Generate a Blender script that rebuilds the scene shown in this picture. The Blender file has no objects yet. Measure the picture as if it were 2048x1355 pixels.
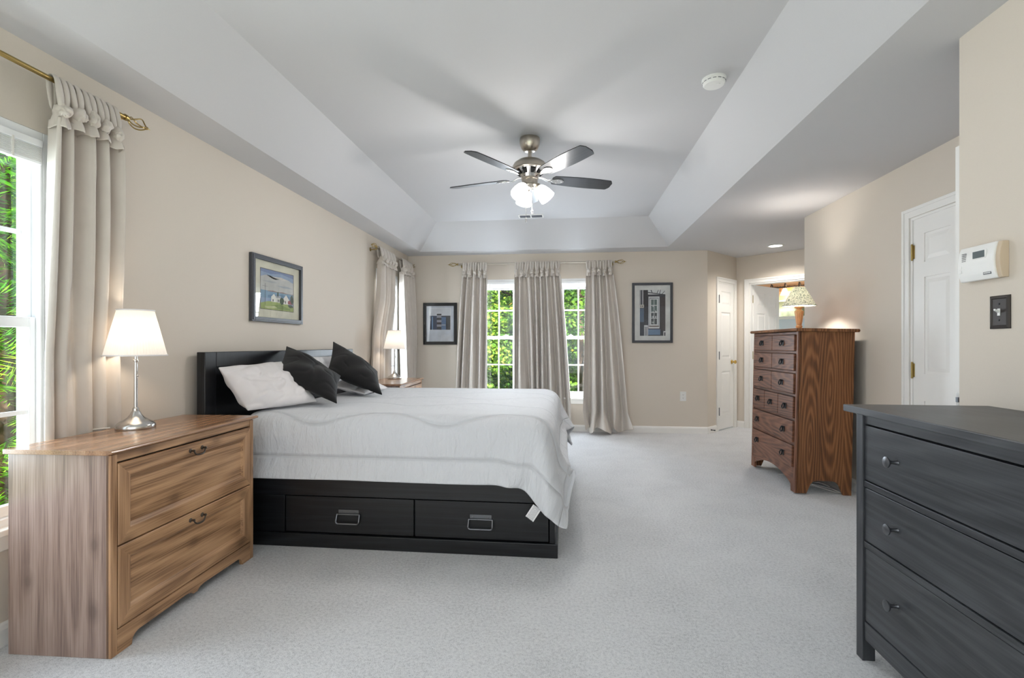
import bpy, bmesh, math, random
import numpy as np
from mathutils import Vector, Matrix, noise
C = bpy.context.scene.collection
PI = math.pi
R = math.radians

# ------------------------------------------------------------------ camera
scn = bpy.context.scene
FPX = 980.0
cam = bpy.data.cameras.new('camera')
cam.sensor_fit = 'HORIZONTAL'
cam.sensor_width = 36.0
cam.lens = 36.0 * FPX / 2048.0
cam.shift_y = 10.5 / 2048.0
cam.clip_start = 0.02
camo = bpy.data.objects.new('camera', cam)
C.objects.link(camo)
camo.location = (0, 0, 1.19)
camo.rotation_euler = (PI / 2, 0, math.atan(106 / FPX))
scn.camera = camo

# ------------------------------------------------------------------ world, sun, daylight, exposure
scn.view_settings.view_transform = 'Standard'
scn.view_settings.look = 'None'
scn.view_settings.gamma = 1.0
scn.view_settings.use_curve_mapping = False
scn.view_settings.exposure = 0.2
W = bpy.data.worlds.new('world')
scn.world = W
W.use_nodes = True
bg = W.node_tree.nodes['Background']
bg.inputs[0].default_value = (0.80, 0.90, 1.0, 1)
bg.inputs[1].default_value = 1.5
try:
    scn.cycles.max_bounces = 10
    scn.cycles.diffuse_bounces = 6
    scn.cycles.glossy_bounces = 4
    scn.cycles.transparent_max_bounces = 16
    scn.cycles.sample_clamp_indirect = 6.0
    scn.cycles.caustics_reflective = False
    scn.cycles.caustics_refractive = False
except Exception:
    pass


def light(name, kind, loc, energy, color=(1, 1, 1), rot=None, size=None, size_y=None, target=None, radius=None, spread=None, spot=None):
    l = bpy.data.lights.new(name, kind)
    l.energy = energy
    l.color = color
    if kind == 'AREA':
        l.shape = 'RECTANGLE'
        l.size = size
        l.size_y = size_y or size
        if spread: l.spread = spread
    if radius is not None and kind != 'AREA': l.shadow_soft_size = radius
    if spot: l.spot_size = spot[0]; l.spot_blend = spot[1]
    o = bpy.data.objects.new(name, l)
    C.objects.link(o)
    o.location = loc
    if target is not None:
        d = Vector(target) - Vector(loc)
        o.rotation_euler = d.to_track_quat('-Z', 'Y').to_euler()
    elif rot: o.rotation_euler = rot
    return o


sun = light('sun', 'SUN', (6, -8, 14), 16.0, (1.0, 0.95, 0.86), target=(-1.5, 6, 0))
sun.data.angle = R(1.5)
COOL = (0.80, 0.90, 1.0)
# daylight through the windows; the rear area light is an unseen added fill
light('fill_rear', 'AREA', (-0.28, -1.54, 1.35), 26, (0.92, 0.96, 1.0), rot=(R(90), 0, 0), size=3.5, size_y=2.1)
light('daylight_window_1', 'AREA', (-2.60, 1.52, 1.38), 38, COOL, rot=(0, R(-90), 0), size=1.5, size_y=0.74)
light('daylight_window_2', 'AREA', (-2.60, 5.95, 1.38), 62, COOL, rot=(0, R(-90), 0), size=1.5, size_y=0.74)
light('daylight_window_3', 'AREA', (-0.82, 7.10, 1.34), 85, COOL, rot=(R(-90), 0, 0), size=0.74, size_y=1.5)
light('daylight_window_4', 'AREA', (0.08, 7.10, 1.34), 100, COOL, rot=(R(-90), 0, 0), size=0.74, size_y=1.5)

# ------------------------------------------------------------------ helpers


class MB:
    def __init__(s):
        s.bm = bmesh.new()
        s.mi = 0

    def _f(s, vs):
        try:
            f = s.bm.faces.new(vs)
            f.material_index = s.mi
            return f
        except ValueError:
            return None

    def box(s, x0, x1, y0, y1, z0, z1):
        v = [s.bm.verts.new((x, y, z)) for x in (x0, x1) for y in (y0, y1) for z in (z0, z1)]
        for q in ((0, 1, 3, 2), (4, 6, 7, 5), (0, 4, 5, 1), (2, 3, 7, 6), (0, 2, 6, 4), (1, 5, 7, 3)):
            s._f([v[i] for i in q])
        return s

    def hexa(s, p):  # 8 points, same order as box
        v = [s.bm.verts.new(q) for q in p]
        for q in ((0, 1, 3, 2), (4, 6, 7, 5), (0, 4, 5, 1), (2, 3, 7, 6), (0, 2, 6, 4), (1, 5, 7, 3)):
            s._f([v[i] for i in q])
        return s

    def prism(s, poly, axis, a, b):
        def P(u, w, t):
            return {'x': (t, u, w), 'y': (u, t, w), 'z': (u, w, t)}[axis]
        A = [s.bm.verts.new(P(u, w, a)) for u, w in poly]
        B = [s.bm.verts.new(P(u, w, b)) for u, w in poly]
        s._f(A[::-1]); s._f(B)
        n = len(poly)
        for i in range(n):
            s._f([A[i], A[(i + 1) % n], B[(i + 1) % n], B[i]])
        return s

    def lathe(s, prof, c=(0, 0, 0), n=32, M=None, mod=None):
        rings = []
        for r, z in prof:
            ring = []
            for k in range(n):
                a = 2 * PI * k / n
                rr = r * (mod(a) if mod else 1)
                p = Vector((rr * math.cos(a), rr * math.sin(a), z))
                if M is not None: p = M @ p
                ring.append(s.bm.verts.new(p + Vector(c)))
            rings.append(ring)
        for A, B in zip(rings[:-1], rings[1:]):
            for k in range(n):
                s._f([A[k], A[(k + 1) % n], B[(k + 1) % n], B[k]])
        if prof[0][0] > 1e-4 and not mod: s._f(rings[0][::-1])
        if prof[-1][0] > 1e-4 and not mod: s._f(rings[-1])
        return s

    def tube(s, pts, r, n=8, closed=False, up0=None):
        pts = [Vector(p) for p in pts]
        rings = []
        m = len(pts)
        up = Vector((0, 0, 1))
        for i, p in enumerate(pts):
            if closed: t = pts[(i + 1) % m] - pts[i - 1]
            else: t = pts[min(i + 1, m - 1)] - pts[max(i - 1, 0)]
            if t.length < 1e-9: t = Vector((0, 0, 1))
            t.normalize()
            if i == 0:
                up = Vector(up0) if up0 else (Vector((0, 0, 1)) if abs(t.z) < .95 else Vector((1, 0, 0)))
            a = t.cross(up)
            if a.length < 1e-6: a = t.cross(Vector((0, 1, 0)))
            a.normalize(); b = a.cross(t).normalized(); up = b
            rr = r[i] if isinstance(r, list) else r
            ra, rb = (rr, rr) if not isinstance(rr, (list, tuple)) else rr
            rings.append([s.bm.verts.new(p + a * ra * math.cos(2 * PI * k / n) + b * rb * math.sin(2 * PI * k / n)) for k in range(n)])
        for i in range(m if closed else m - 1):
            A, B = rings[i], rings[(i + 1) % m]
            for k in range(n): s._f([A[k], A[(k + 1) % n], B[(k + 1) % n], B[k]])
        if not closed:
            s._f(rings[0][::-1]); s._f(rings[-1])
        return s

    def ball(s, c, r, seg=12, ring=8):
        rx, ry, rz = r if isinstance(r, (tuple, list)) else (r, r, r)
        M = Matrix.Translation(c) @ Matrix.Diagonal((rx, ry, rz, 1))
        res = bmesh.ops.create_uvsphere(s.bm, u_segments=seg, v_segments=ring, radius=1, matrix=M)
        for v in res['verts']:
            for f in v.link_faces: f.material_index = s.mi
        return s

    def grid(s, P):
        V = [[s.bm.verts.new(p) for p in row] for row in P]
        for i in range(len(V) - 1):
            for j in range(len(V[0]) - 1):
                s._f([V[i][j], V[i + 1][j], V[i + 1][j + 1], V[i][j + 1]])
        return V

    def build(s, name, mat, parent=None, smooth=False, bev=0, seg=2, normals=True, loc=None, rot=None, sharp=35):
        if normals: bmesh.ops.recalc_face_normals(s.bm, faces=s.bm.faces)
        me = bpy.data.meshes.new(name)
        s.bm.to_mesh(me)
        s.bm.free()
        for m in (mat if isinstance(mat, list) else [mat]): me.materials.append(m)
        if smooth:
            for p in me.polygons: p.use_smooth = True
            try: me.set_sharp_from_angle(angle=R(sharp))
            except Exception: pass
        o = bpy.data.objects.new(name, me)
        C.objects.link(o)
        if parent: o.parent = parent
        if loc is not None: o.location = loc
        if rot is not None: o.rotation_euler = rot
        if bev:
            b = o.modifiers.new('bevel', 'BEVEL')
            b.width = bev; b.segments = seg; b.limit_method = 'ANGLE'; b.angle_limit = R(40)
            b.harden_normals = False
        return o


def thing(name, label, cat, loc=(0, 0, 0), rot=(0, 0, 0), group=None):
    o = bpy.data.objects.new(name, None)
    o.empty_display_size = .1
    C.objects.link(o)
    o.location = loc; o.rotation_euler = rot
    return tag(o, label, cat, group)


def tag(o, label, cat, group=None, kind=None):
    o['label'] = label; o['category'] = cat
    if group: o['group'] = group
    if kind: o['kind'] = kind
    return o


def struct(o, label=None):
    o['kind'] = 'structure'
    if label: o['label'] = label
    return o


def copy_tree(o, parent=None):
    c = o.copy(); C.objects.link(c)
    if parent: c.parent = parent
    for ch in [q for q in bpy.data.objects if q.parent == o]: copy_tree(ch, c)
    return c


# ------------------------------------------------------------------ materials
def srgb(r, g, b):
    f = lambda u: (u / 255 / 12.92) if u / 255 <= .04045 else ((u / 255 + .055) / 1.055) ** 2.4
    return (f(r), f(g), f(b), 1)


class NT:
    def __init__(s, name):
        s.m = bpy.data.materials.new(name); s.m.use_nodes = True
        s.t = s.m.node_tree; s.n = s.t.nodes; s.b = s.n['Principled BSDF']; s.out = s.n['Material Output']

    def node(s, typ, **kw):
        n = s.n.new(typ)
        for k, v in kw.items():
            if k.startswith('i_'):
                key = k[2:]
                n.inputs[int(key) if key.isdigit() else key.replace('_', ' ')].default_value = v
            else: setattr(n, k, v)
        return n

    def link(s, a, b): s.t.links.new(a, b)

    def math(s, op, a, b=None, c=None):
        n = s.n.new('ShaderNodeMath'); n.operation = op
        for i, q in enumerate((a, b, c)):
            if q is None: continue
            if isinstance(q, (int, float)): n.inputs[i].default_value = q
            else: s.link(q, n.inputs[i])
        return n.outputs[0]

    def coords(s, scale=(1, 1, 1), rot=(0, 0, 0), kind='Object', loc=(0, 0, 0)):
        tc = s.node('ShaderNodeTexCoord'); mp = s.node('ShaderNodeMapping')
        mp.inputs['Scale'].default_value = scale; mp.inputs['Rotation'].default_value = rot; mp.inputs['Location'].default_value = loc
        s.link(tc.outputs[kind], mp.inputs['Vector'])
        return mp.outputs['Vector']

    def ramp(s, fac, stops):
        n = s.node('ShaderNodeValToRGB'); e = n.color_ramp.elements
        while len(e) > 1: e.remove(e[-1])
        e[0].position, e[0].color = stops[0]
        for p, c in stops[1:]:
            q = e.new(p); q.color = c
        s.link(fac, n.inputs[0])
        return n.outputs[0]

    def noise(s, vec, scale, detail=4, rough=.5, dist=0):
        n = s.node('ShaderNodeTexNoise')
        n.inputs['Scale'].default_value = scale; n.inputs['Detail'].default_value = detail
        n.inputs['Roughness'].default_value = rough; n.inputs['Distortion'].default_value = dist
        if vec is not None: s.link(vec, n.inputs['Vector'])
        return n.outputs[0]

    def mix(s, fac, a, b, mode='MIX'):
        n = s.n.new('ShaderNodeMix'); n.data_type = 'RGBA'; n.blend_type = mode
        for sock, q in ((n.inputs[0], fac), (n.inputs[6], a), (n.inputs[7], b)):
            if isinstance(q, (int, float, tuple)): sock.default_value = q
            else: s.link(q, sock)
        return n.outputs[2]

    def bump(s, h, strength=.3, dist=.01):
        n = s.node('ShaderNodeBump'); n.inputs['Strength'].default_value = strength; n.inputs['Distance'].default_value = dist
        s.link(h, n.inputs['Height']); s.link(n.outputs[0], s.b.inputs['Normal'])


def plain(name, col, rough=.5, metal=0, spec=.5, var=.04, bump=0, bscale=60, sheen=0, coat=0, emit=None):
    t = NT(name)
    v = t.coords()
    nz = t.noise(v, bscale if bump else 7, 3)
    d = tuple(c * (1 - var) for c in col[:3]) + (1,); l = tuple(min(1, c * (1 + var)) for c in col[:3]) + (1,)
    t.link(t.ramp(nz, [(.3, d), (.7, l)]), t.b.inputs['Base Color'])
    t.b.inputs['Roughness'].default_value = rough; t.b.inputs['Metallic'].default_value = metal
    t.b.inputs['Specular IOR Level'].default_value = spec
    if sheen: t.b.inputs['Sheen Weight'].default_value = sheen
    if coat: t.b.inputs['Coat Weight'].default_value = coat; t.b.inputs['Coat Roughness'].default_value = .15
    if bump: t.bump(nz, bump, .003)
    if emit:
        t.b.inputs['Emission Color'].default_value = emit[0]; t.b.inputs['Emission Strength'].default_value = emit[1]
    return t.m


def wood(name, light_c, mid, dark, axis='x', rough=.45, fine=120, cells=4, rings=55, knots=0, ring_amt=.25, spec=.4, seed=0, pores=.2, broad=7, plane='xz'):
    """stretched-noise grain with nested cathedral rings round elongated growth centres lying in the given face plane"""
    t = NT(name)
    st = lambda f: {'x': (f, 1, 1), 'y': (1, f, 1), 'z': (1, 1, f)}[axis]
    off = (seed * 1.7, seed * .9, seed * 1.1)

    def flat(vec):
        sp = t.node('ShaderNodeSeparateXYZ'); cb = t.node('ShaderNodeCombineXYZ'); t.link(vec, sp.inputs[0])
        for k, c in enumerate(plane): t.link(sp.outputs['xyz'.index(c)], cb.inputs[k])
        return cb.outputs[0]
    lines = t.noise(t.coords(scale=st(.018), loc=off), fine, 3, .6)
    tone = t.noise(t.coords(scale=st(.06), loc=off), broad, 3, .5)
    wob = t.noise(t.coords(scale=st(.16), loc=off), 9, 3, .5)
    vo = t.node('ShaderNodeTexVoronoi'); vo.voronoi_dimensions = '2D'; vo.feature = 'F1'; vo.inputs['Scale'].default_value = cells
    t.link(flat(t.coords(scale=st(.11), loc=off)), vo.inputs['Vector'])
    d = t.math('MULTIPLY_ADD', wob, .22, vo.outputs['Distance'])
    ring = t.math('MULTIPLY_ADD', t.math('SINE', t.math('MULTIPLY', d, rings)), .5, .5)
    ring = t.math('POWER', ring, 1.6)
    f = t.math('MULTIPLY_ADD', lines, .75 - ring_amt * .6, t.math('MULTIPLY_ADD', ring, ring_amt * .55, t.math('MULTIPLY', tone, .25)))
    col = t.ramp(f, [(.32, dark), (.48, mid), (.64, light_c)])
    if knots:
        kv = t.node('ShaderNodeTexVoronoi'); kv.voronoi_dimensions = '2D'; kv.feature = 'F1'; kv.inputs['Scale'].default_value = knots; kv.inputs['Randomness'].default_value = 1
        t.link(flat(t.coords(scale=st(.55), loc=(seed + .3, seed * .4, .13))), kv.inputs['Vector'])
        dd = t.math('MULTIPLY_ADD', t.noise(t.coords(scale=st(.35), loc=off), 22, 3), .10, kv.outputs['Distance'])
        kn = t.ramp(dd, [(.085, (1, 1, 1, 1)), (.12, (.5, .5, .5, 1)), (.19, (0, 0, 0, 1))])
        col = t.mix(t.math('MULTIPLY', kn, .55), col, tuple(c * .6 for c in dark[:3]) + (1,))
    t.link(col, t.b.inputs['Base Color'])
    t.b.inputs['Roughness'].default_value = rough; t.b.inputs['Specular IOR Level'].default_value = spec
    t.bump(f, pores, .0015)
    return t.m


def fabric(name, col, rough=.6, weave=900, sheen=.3, wrinkle=.0, wscale=9, var=.05, spec=.3):
    t = NT(name)
    v = t.coords()
    n1 = t.noise(v, 14, 4); d = tuple(c * (1 - var) for c in col[:3]) + (1,)
    t.link(t.ramp(n1, [(.3, d), (.7, col)]), t.b.inputs['Base Color'])
    h = t.noise(v, weave, 2)
    if wrinkle:
        h = t.math('MULTIPLY_ADD', t.noise(t.coords(scale=(1, 1, 1)), wscale, 5, .55, .6), wrinkle * 8, h)
    t.bump(h, .18, .004)
    t.b.inputs['Roughness'].default_value = rough; t.b.inputs['Sheen Weight'].default_value = sheen
    t.b.inputs['Specular IOR Level'].default_value = spec
    return t.m


def glass_pane(name, tint=(1, 1, 1, 1), ior=1.45):
    t = NT(name)
    tr = t.node('ShaderNodeBsdfTransparent'); gl = t.node('ShaderNodeBsdfGlossy'); fr = t.node('ShaderNodeFresnel'); mx = t.node('ShaderNodeMixShader')
    tr.inputs[0].default_value = tint; gl.inputs['Roughness'].default_value = .01; geo = t.node('ShaderNodeNewGeometry')
    t.link(t.math('MULTIPLY_ADD', geo.outputs['Backfacing'], 1 / ior - ior, ior), fr.inputs[0])
    t.link(fr.outputs[0], mx.inputs[0]); t.link(tr.outputs[0], mx.inputs[1]); t.link(gl.outputs[0], mx.inputs[2]); t.link(mx.outputs[0], t.out.inputs[0])
    return t.m


def shade_mat(name, col, emit, ecol):
    t = NT(name)
    df = t.node('ShaderNodeBsdfDiffuse'); tl = t.node('ShaderNodeBsdfTranslucent'); mx = t.node('ShaderNodeMixShader'); ad = t.node('ShaderNodeAddShader'); em = t.node('ShaderNodeEmission')
    df.inputs[0].default_value = col; tl.inputs[0].default_value = col; mx.inputs[0].default_value = .5
    em.inputs[0].default_value = ecol; em.inputs[1].default_value = emit
    t.link(df.outputs[0], mx.inputs[1]); t.link(tl.outputs[0], mx.inputs[2]); t.link(mx.outputs[0], ad.inputs[0]); t.link(em.outputs[0], ad.inputs[1]); t.link(ad.outputs[0], t.out.inputs[0])
    return t.m


M = {}
M['wall'] = plain('beige_wall_paint', srgb(216, 207, 195), .75, var=.01, bump=.05, bscale=220, spec=.25)
M['ceil'] = plain('white_ceiling_paint', srgb(202, 202, 204), .85, var=.008, bump=.04, bscale=180, spec=.2)
M['trim'] = plain('white_trim_paint', srgb(240, 239, 236), .4, var=.01)
M['vinyl'] = plain('white_vinyl', srgb(240, 242, 244), .35, var=.01)
M['bathwall'] = plain('peach_bath_paint', srgb(226, 188, 150), .7, var=.01)
M['tile'] = plain('pale_tile', srgb(205, 216, 224), .3, var=.02)
M['ext'] = plain('pale_siding', srgb(200, 200, 195), .8)
M['nickel'] = plain('brushed_nickel', srgb(190, 182, 170), .28, metal=1, var=.06)
M['chrome'] = plain('satin_steel', srgb(205, 203, 200), .2, metal=1, var=.03)
M['brass'] = plain('aged_brass', srgb(172, 150, 96), .3, metal=1, var=.08)
M['gold'] = plain('polished_brass', srgb(225, 190, 110), .18, metal=1)
M['antique'] = plain('antique_pewter', srgb(96, 90, 84), .35, metal=1, var=.15)
M['iron'] = plain('black_iron', srgb(40, 42, 46), .4, metal=.6, var=.2)
M['grey_metal'] = plain('grey_metal', srgb(120, 122, 126), .35, metal=1, var=.1)
M['pine'] = wood('pine_horizontal', srgb(196, 156, 118), srgb(173, 134, 99), srgb(122, 90, 64), 'x', .38, 190, 3.5, 34, 4.2, .30, seed=1)
M['pine_side_cool'] = wood('pine_side_cool_reflection', srgb(170, 150, 140), srgb(148, 126, 116), srgb(108, 89, 82), 'z', .30, 190, 3.0, 34, 4.2, .22, spec=.7, seed=2, plane='yz')  # same pine, greyed to put the cool window reflection into its colour
M['pine_s'] = wood('pine_stile', srgb(188, 149, 113), srgb(166, 128, 95), srgb(120, 88, 63), 'z', .38, 190, 3.5, 34, 4.2, .26, seed=21)
M['pine_top'] = wood('pine_top', srgb(172, 136, 106), srgb(152, 116, 88), srgb(112, 82, 62), 'x', .22, 190, 3.2, 34, 3.4, .25, spec=.7, seed=3, plane='xy')
M['oak'] = wood('oak_side', srgb(150, 102, 64), srgb(124, 80, 47), srgb(80, 48, 27), 'z', .42, 170, 5.0, 70, 0, .36, seed=4, pores=.25, plane='yz')
M['oak_f'] = wood('oak_front', srgb(134, 92, 70), srgb(112, 74, 55), srgb(70, 43, 31), 'x', .42, 170, 4, 80, 0, .28, seed=5, pores=.3)
M['oak_s'] = wood('oak_stile', srgb(138, 94, 70), srgb(116, 76, 55), srgb(74, 45, 31), 'z', .42, 150, 4, 50, 0, .3, seed=6, pores=.3)
M['blk'] = wood('black_stained_wood', srgb(30, 32, 36), srgb(20, 21, 24), srgb(10, 10, 12), 'x', .36, 120, 3, 50, seed=7, spec=.5, pores=.12)
M['blk_v'] = wood('black_stained_wood_upright', srgb(30, 32, 36), srgb(20, 21, 24), srgb(10, 10, 12), 'z', .36, 120, 3, 50, seed=8, spec=.5, pores=.12)
M['char'] = wood('charcoal_stained_wood', srgb(68, 71, 75), srgb(58, 60, 64), srgb(44, 46, 50), 'x', .36, 140, 3, 60, 0, .3, seed=9, spec=.5, pores=.2)
M['char_v'] = wood('charcoal_stained_wood_upright', srgb(66, 68, 72), srgb(56, 58, 62), srgb(42, 44, 48), 'z', .42, 140, 3, 60, 0, .3, seed=10, spec=.5, pores=.2)
M['dark'] = plain('dark_gap', srgb(12, 12, 12), .8)
M['turned'] = wood('turned_maple', srgb(226, 178, 128), srgb(205, 154, 106), srgb(160, 112, 72), 'z', .35, 120, 4, 40, seed=11)
M['mulberry'] = fabric('silk_curtain', srgb(206, 198, 189), .40, 700, .3, wrinkle=.03, wscale=16, spec=.5)
M['sheet'] = fabric('white_cotton', srgb(234, 233, 235), .75, 900, .2, wrinkle=.06, wscale=8)
M['pillow_w'] = fabric('pillow_cotton', srgb(236, 232, 232), .7, 900, .2, wrinkle=.12, wscale=9)
M['cushion'] = fabric('black_cotton', srgb(24, 24, 25), .85, 600, .08, wrinkle=.05, wscale=14, var=.2)
M['pane'] = glass_pane('window_glass')
M['pic_glass'] = glass_pane('picture_glass', ior=1.5)
M['black_frame'] = plain('black_frame', srgb(22, 22, 25), .3, var=.1)
M['grey_frame'] = plain('charcoal_frame', srgb(66, 68, 74), .4, var=.15, bump=.1, bscale=120)
M['cord'] = plain('white_cord', srgb(226, 224, 218), .5)
M['plastic_w'] = plain('white_plastic', srgb(236, 236, 234), .4, var=.01)
M['plastic_b'] = plain('beige_plastic', srgb(206, 188, 164), .45, var=.02)
M['lcd'] = plain('lcd', srgb(96, 106, 108), .2, var=.05)
M['bronze'] = plain('oil_rubbed_bronze', srgb(58, 53, 50), .4, metal=.4, var=.15)
M['bark'] = plain('bark', srgb(86, 68, 52), .9, var=.3, bump=.6, bscale=30)
M['lawn'] = plain('lawn', srgb(86, 120, 50), .9, var=.3)


def carpet():
    t = NT('carpet_pile')
    v = t.coords()
    n1 = t.noise(v, 300, 3, .7); n2 = t.noise(v, 75, 4, .65); n3 = t.noise(v, 3.2, 4, .6, .4)
    f = t.math('MULTIPLY_ADD', n1, .48, t.math('MULTIPLY_ADD', n2, .40, t.math('MULTIPLY', n3, .12)))
    t.link(t.ramp(f, [(.36, srgb(192, 193, 196)), (.5, srgb(240, 241, 244)), (.64, srgb(253, 254, 255))]), t.b.inputs['Base Color'])
    t.b.inputs['Roughness'].default_value = 1.0; t.b.inputs['Specular IOR Level'].default_value = .1; t.b.inputs['Sheen Weight'].default_value = .15
    t.bump(t.math('ADD', n1, t.math('MULTIPLY', n2, 1.4)), .7, .012)
    return t.m


M['carpet'] = carpet()

# ------------------------------------------------------------------ the setting
LX, BY, RX, NX, NY = -2.215, 6.76, 2.35, 1.604, 2.19
CEIL, TRAY = 2.44, 2.745


def wall(name, p0, p1, out, openings=(), z1=2.46, th=.12, mat='wall', e0=0, e1=0):
    p0 = Vector(p0); p1 = Vector(p1); d = (p1 - p0); L = d.length; d.normalize(); o = Vector(out).normalized() * th
    mb = MB()

    def blk(s0, s1, za, zb):
        if s1 - s0 < 1e-4 or zb - za < 1e-4: return
        a = p0 + d * s0; b = p0 + d * s1
        P = []
        for q in (a, b):
            for w in (q, q + o):
                for z in (za, zb): P.append((w.x, w.y, z))
        mb.hexa(P)
    cur = -e0
    for s0, s1, za, zb in sorted(openings):
        blk(cur, s0, 0, z1); blk(s0, s1, 0, za); blk(s0, s1, zb, z1); cur = s1
    blk(cur, L + e1, 0, z1)
    return struct(mb.build(name, M[mat]))


WZ0, WZ1 = .46, 2.09
wall('wall_left', (LX, -1.6), (LX, BY), (-1, 0), [(2.74, 3.50, WZ0, WZ1), (7.17, 7.93, WZ0, WZ1)], e1=.12)
wall('wall_back', (LX, BY), (1.885, BY), (0, 1), [(1.015, 1.775, WZ0, WZ1), (1.915, 2.675, WZ0, WZ1)])
PB = Vector((1.885, BY)); PC = Vector((2.465, 7.397))
DG = (PC - PB).normalized(); NG = Vector((-DG.y, DG.x))
DH = Vector((.7396, -.673)); NH = Vector((.673, .7396))
wall('wall_diagonal', PB, PC, NG, [(.30, .78, 0, 2.05)], e1=.12)
PE = PC + DH * 1.95
wall('wall_passage', PC, PE, NH, [(.18, .96, 0, 2.05)])
wall('wall_right', (RX, NY), (RX, 5.12), (1, 0), [(.66, 1.44, 0, 2.05)])
wall('wall_corner', (RX + .01, 5.12), (PE.x + .2, 5.12), (0, -1))
wall('wall_end', (PE.x, 5.12), (PE.x, PE.y + .1), (1, 0))
wall('wall_return', (NX + .01, NY), (RX + .12, NY), (0, -1))
wall('wall_near', (NX, -1.6), (NX, NY), (1, 0))
wall('wall_rear', (LX, -1.6), (NX, -1.6), (0, -1), [(.35, 3.5, .4, 2.2)], e1=.12)
# bathroom shell behind the open door
q0 = PC + NH * .12 - DH * 1.0; q1 = PC + NH * 2.0 - DH * 1.0; q2 = PC + NH * 2.0 + DH * 2.4; q3 = PC + NH * .12 + DH * 2.4
wall('wall_bath_back', q1, q2, NH, mat='bathwall')
wall('wall_bath_side', q0, q1, -DH, mat='bathwall')
wall('wall_bath_end', q2, q3, DH, mat='bathwall')

mb = MB(); mb.box(-2.335, 4.6, -1.75, 6.88, -.12, 0); mb.box(1.6, 6.2, 6.88, 10.4, -.12, 0)
struct(mb.build('floor', M['carpet']))

# ceiling: flat border, four slopes and the raised centre of the tray
mb = MB()
tx0, tx1, ty0, ty1 = -1.95, 1.317, 1.0, 6.46
ux0, ux1, uy0, uy1 = -1.625, 1.008, 1.33, 6.09
for b in ((-2.335, tx0, -1.75, 6.88), (tx1, 6.2, -1.75, 6.88), (tx0, tx1, -1.75, ty0), (tx0, tx1, ty1, 6.88), (1.6, 6.2, 6.88, 10.4)):
    mb.box(b[0], b[1], b[2], b[3], CEIL, CEIL + .1)
lo = [(tx0, ty0), (tx1, ty0), (tx1, ty1), (tx0, ty1)]; hi = [(ux0, uy0), (ux1, uy0), (ux1, uy1), (ux0, uy1)]
for i in range(4):
    j = (i + 1) % 4
    v = [mb.bm.verts.new((lo[i][0], lo[i][1], CEIL)), mb.bm.verts.new((lo[j][0], lo[j][1], CEIL)),
         mb.bm.verts.new((hi[j][0], hi[j][1], TRAY)), mb.bm.verts.new((hi[i][0], hi[i][1], TRAY))]
    mb._f(v)
mb.box(ux0 - .05, ux1 + .05, uy0 - .05, uy1 + .05, TRAY, TRAY + .1)
struct(mb.build('ceiling', M['ceil'], normals=False))


def baseboard(name, p0, p1, inn):
    p0 = Vector(p0); p1 = Vector(p1); d = (p1 - p0).normalized(); n = Vector(inn).normalized()
    mb = MB(); prof = [(0, 0), (.015, 0), (.015, .065), (.010, .082), (.004, .09), (0, .09)]
    A = [mb.bm.verts.new((p0.x + n.x * t, p0.y + n.y * t, z)) for t, z in prof]
    B = [mb.bm.verts.new((p1.x + n.x * t, p1.y + n.y * t, z)) for t, z in prof]
    for i in range(len(prof)):
        j = (i + 1) % len(prof); mb._f([A[i], A[j], B[j], B[i]])
    mb._f(A); mb._f(B[::-1])
    struct(mb.build(name, M['trim']))


baseboard('baseboard_left', (LX, -1.6), (LX, BY), (1, 0))
baseboard('baseboard_back', (LX, BY), (1.885, BY), (0, -1))
baseboard('baseboard_diagonal', PB, PB + DG * .24, -NG)
baseboard('baseboard_passage', PC + DH * .005, PC + DH * .115, -NH)
baseboard('baseboard_right', (RX, 3.70), (RX, 5.12), (-1, 0))
baseboard('baseboard_near', (NX, -1.6), (NX, NY), (-1, 0))
baseboard('baseboard_corner', (RX, 5.12), (PE.x, 5.12), (0, 1))


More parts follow.
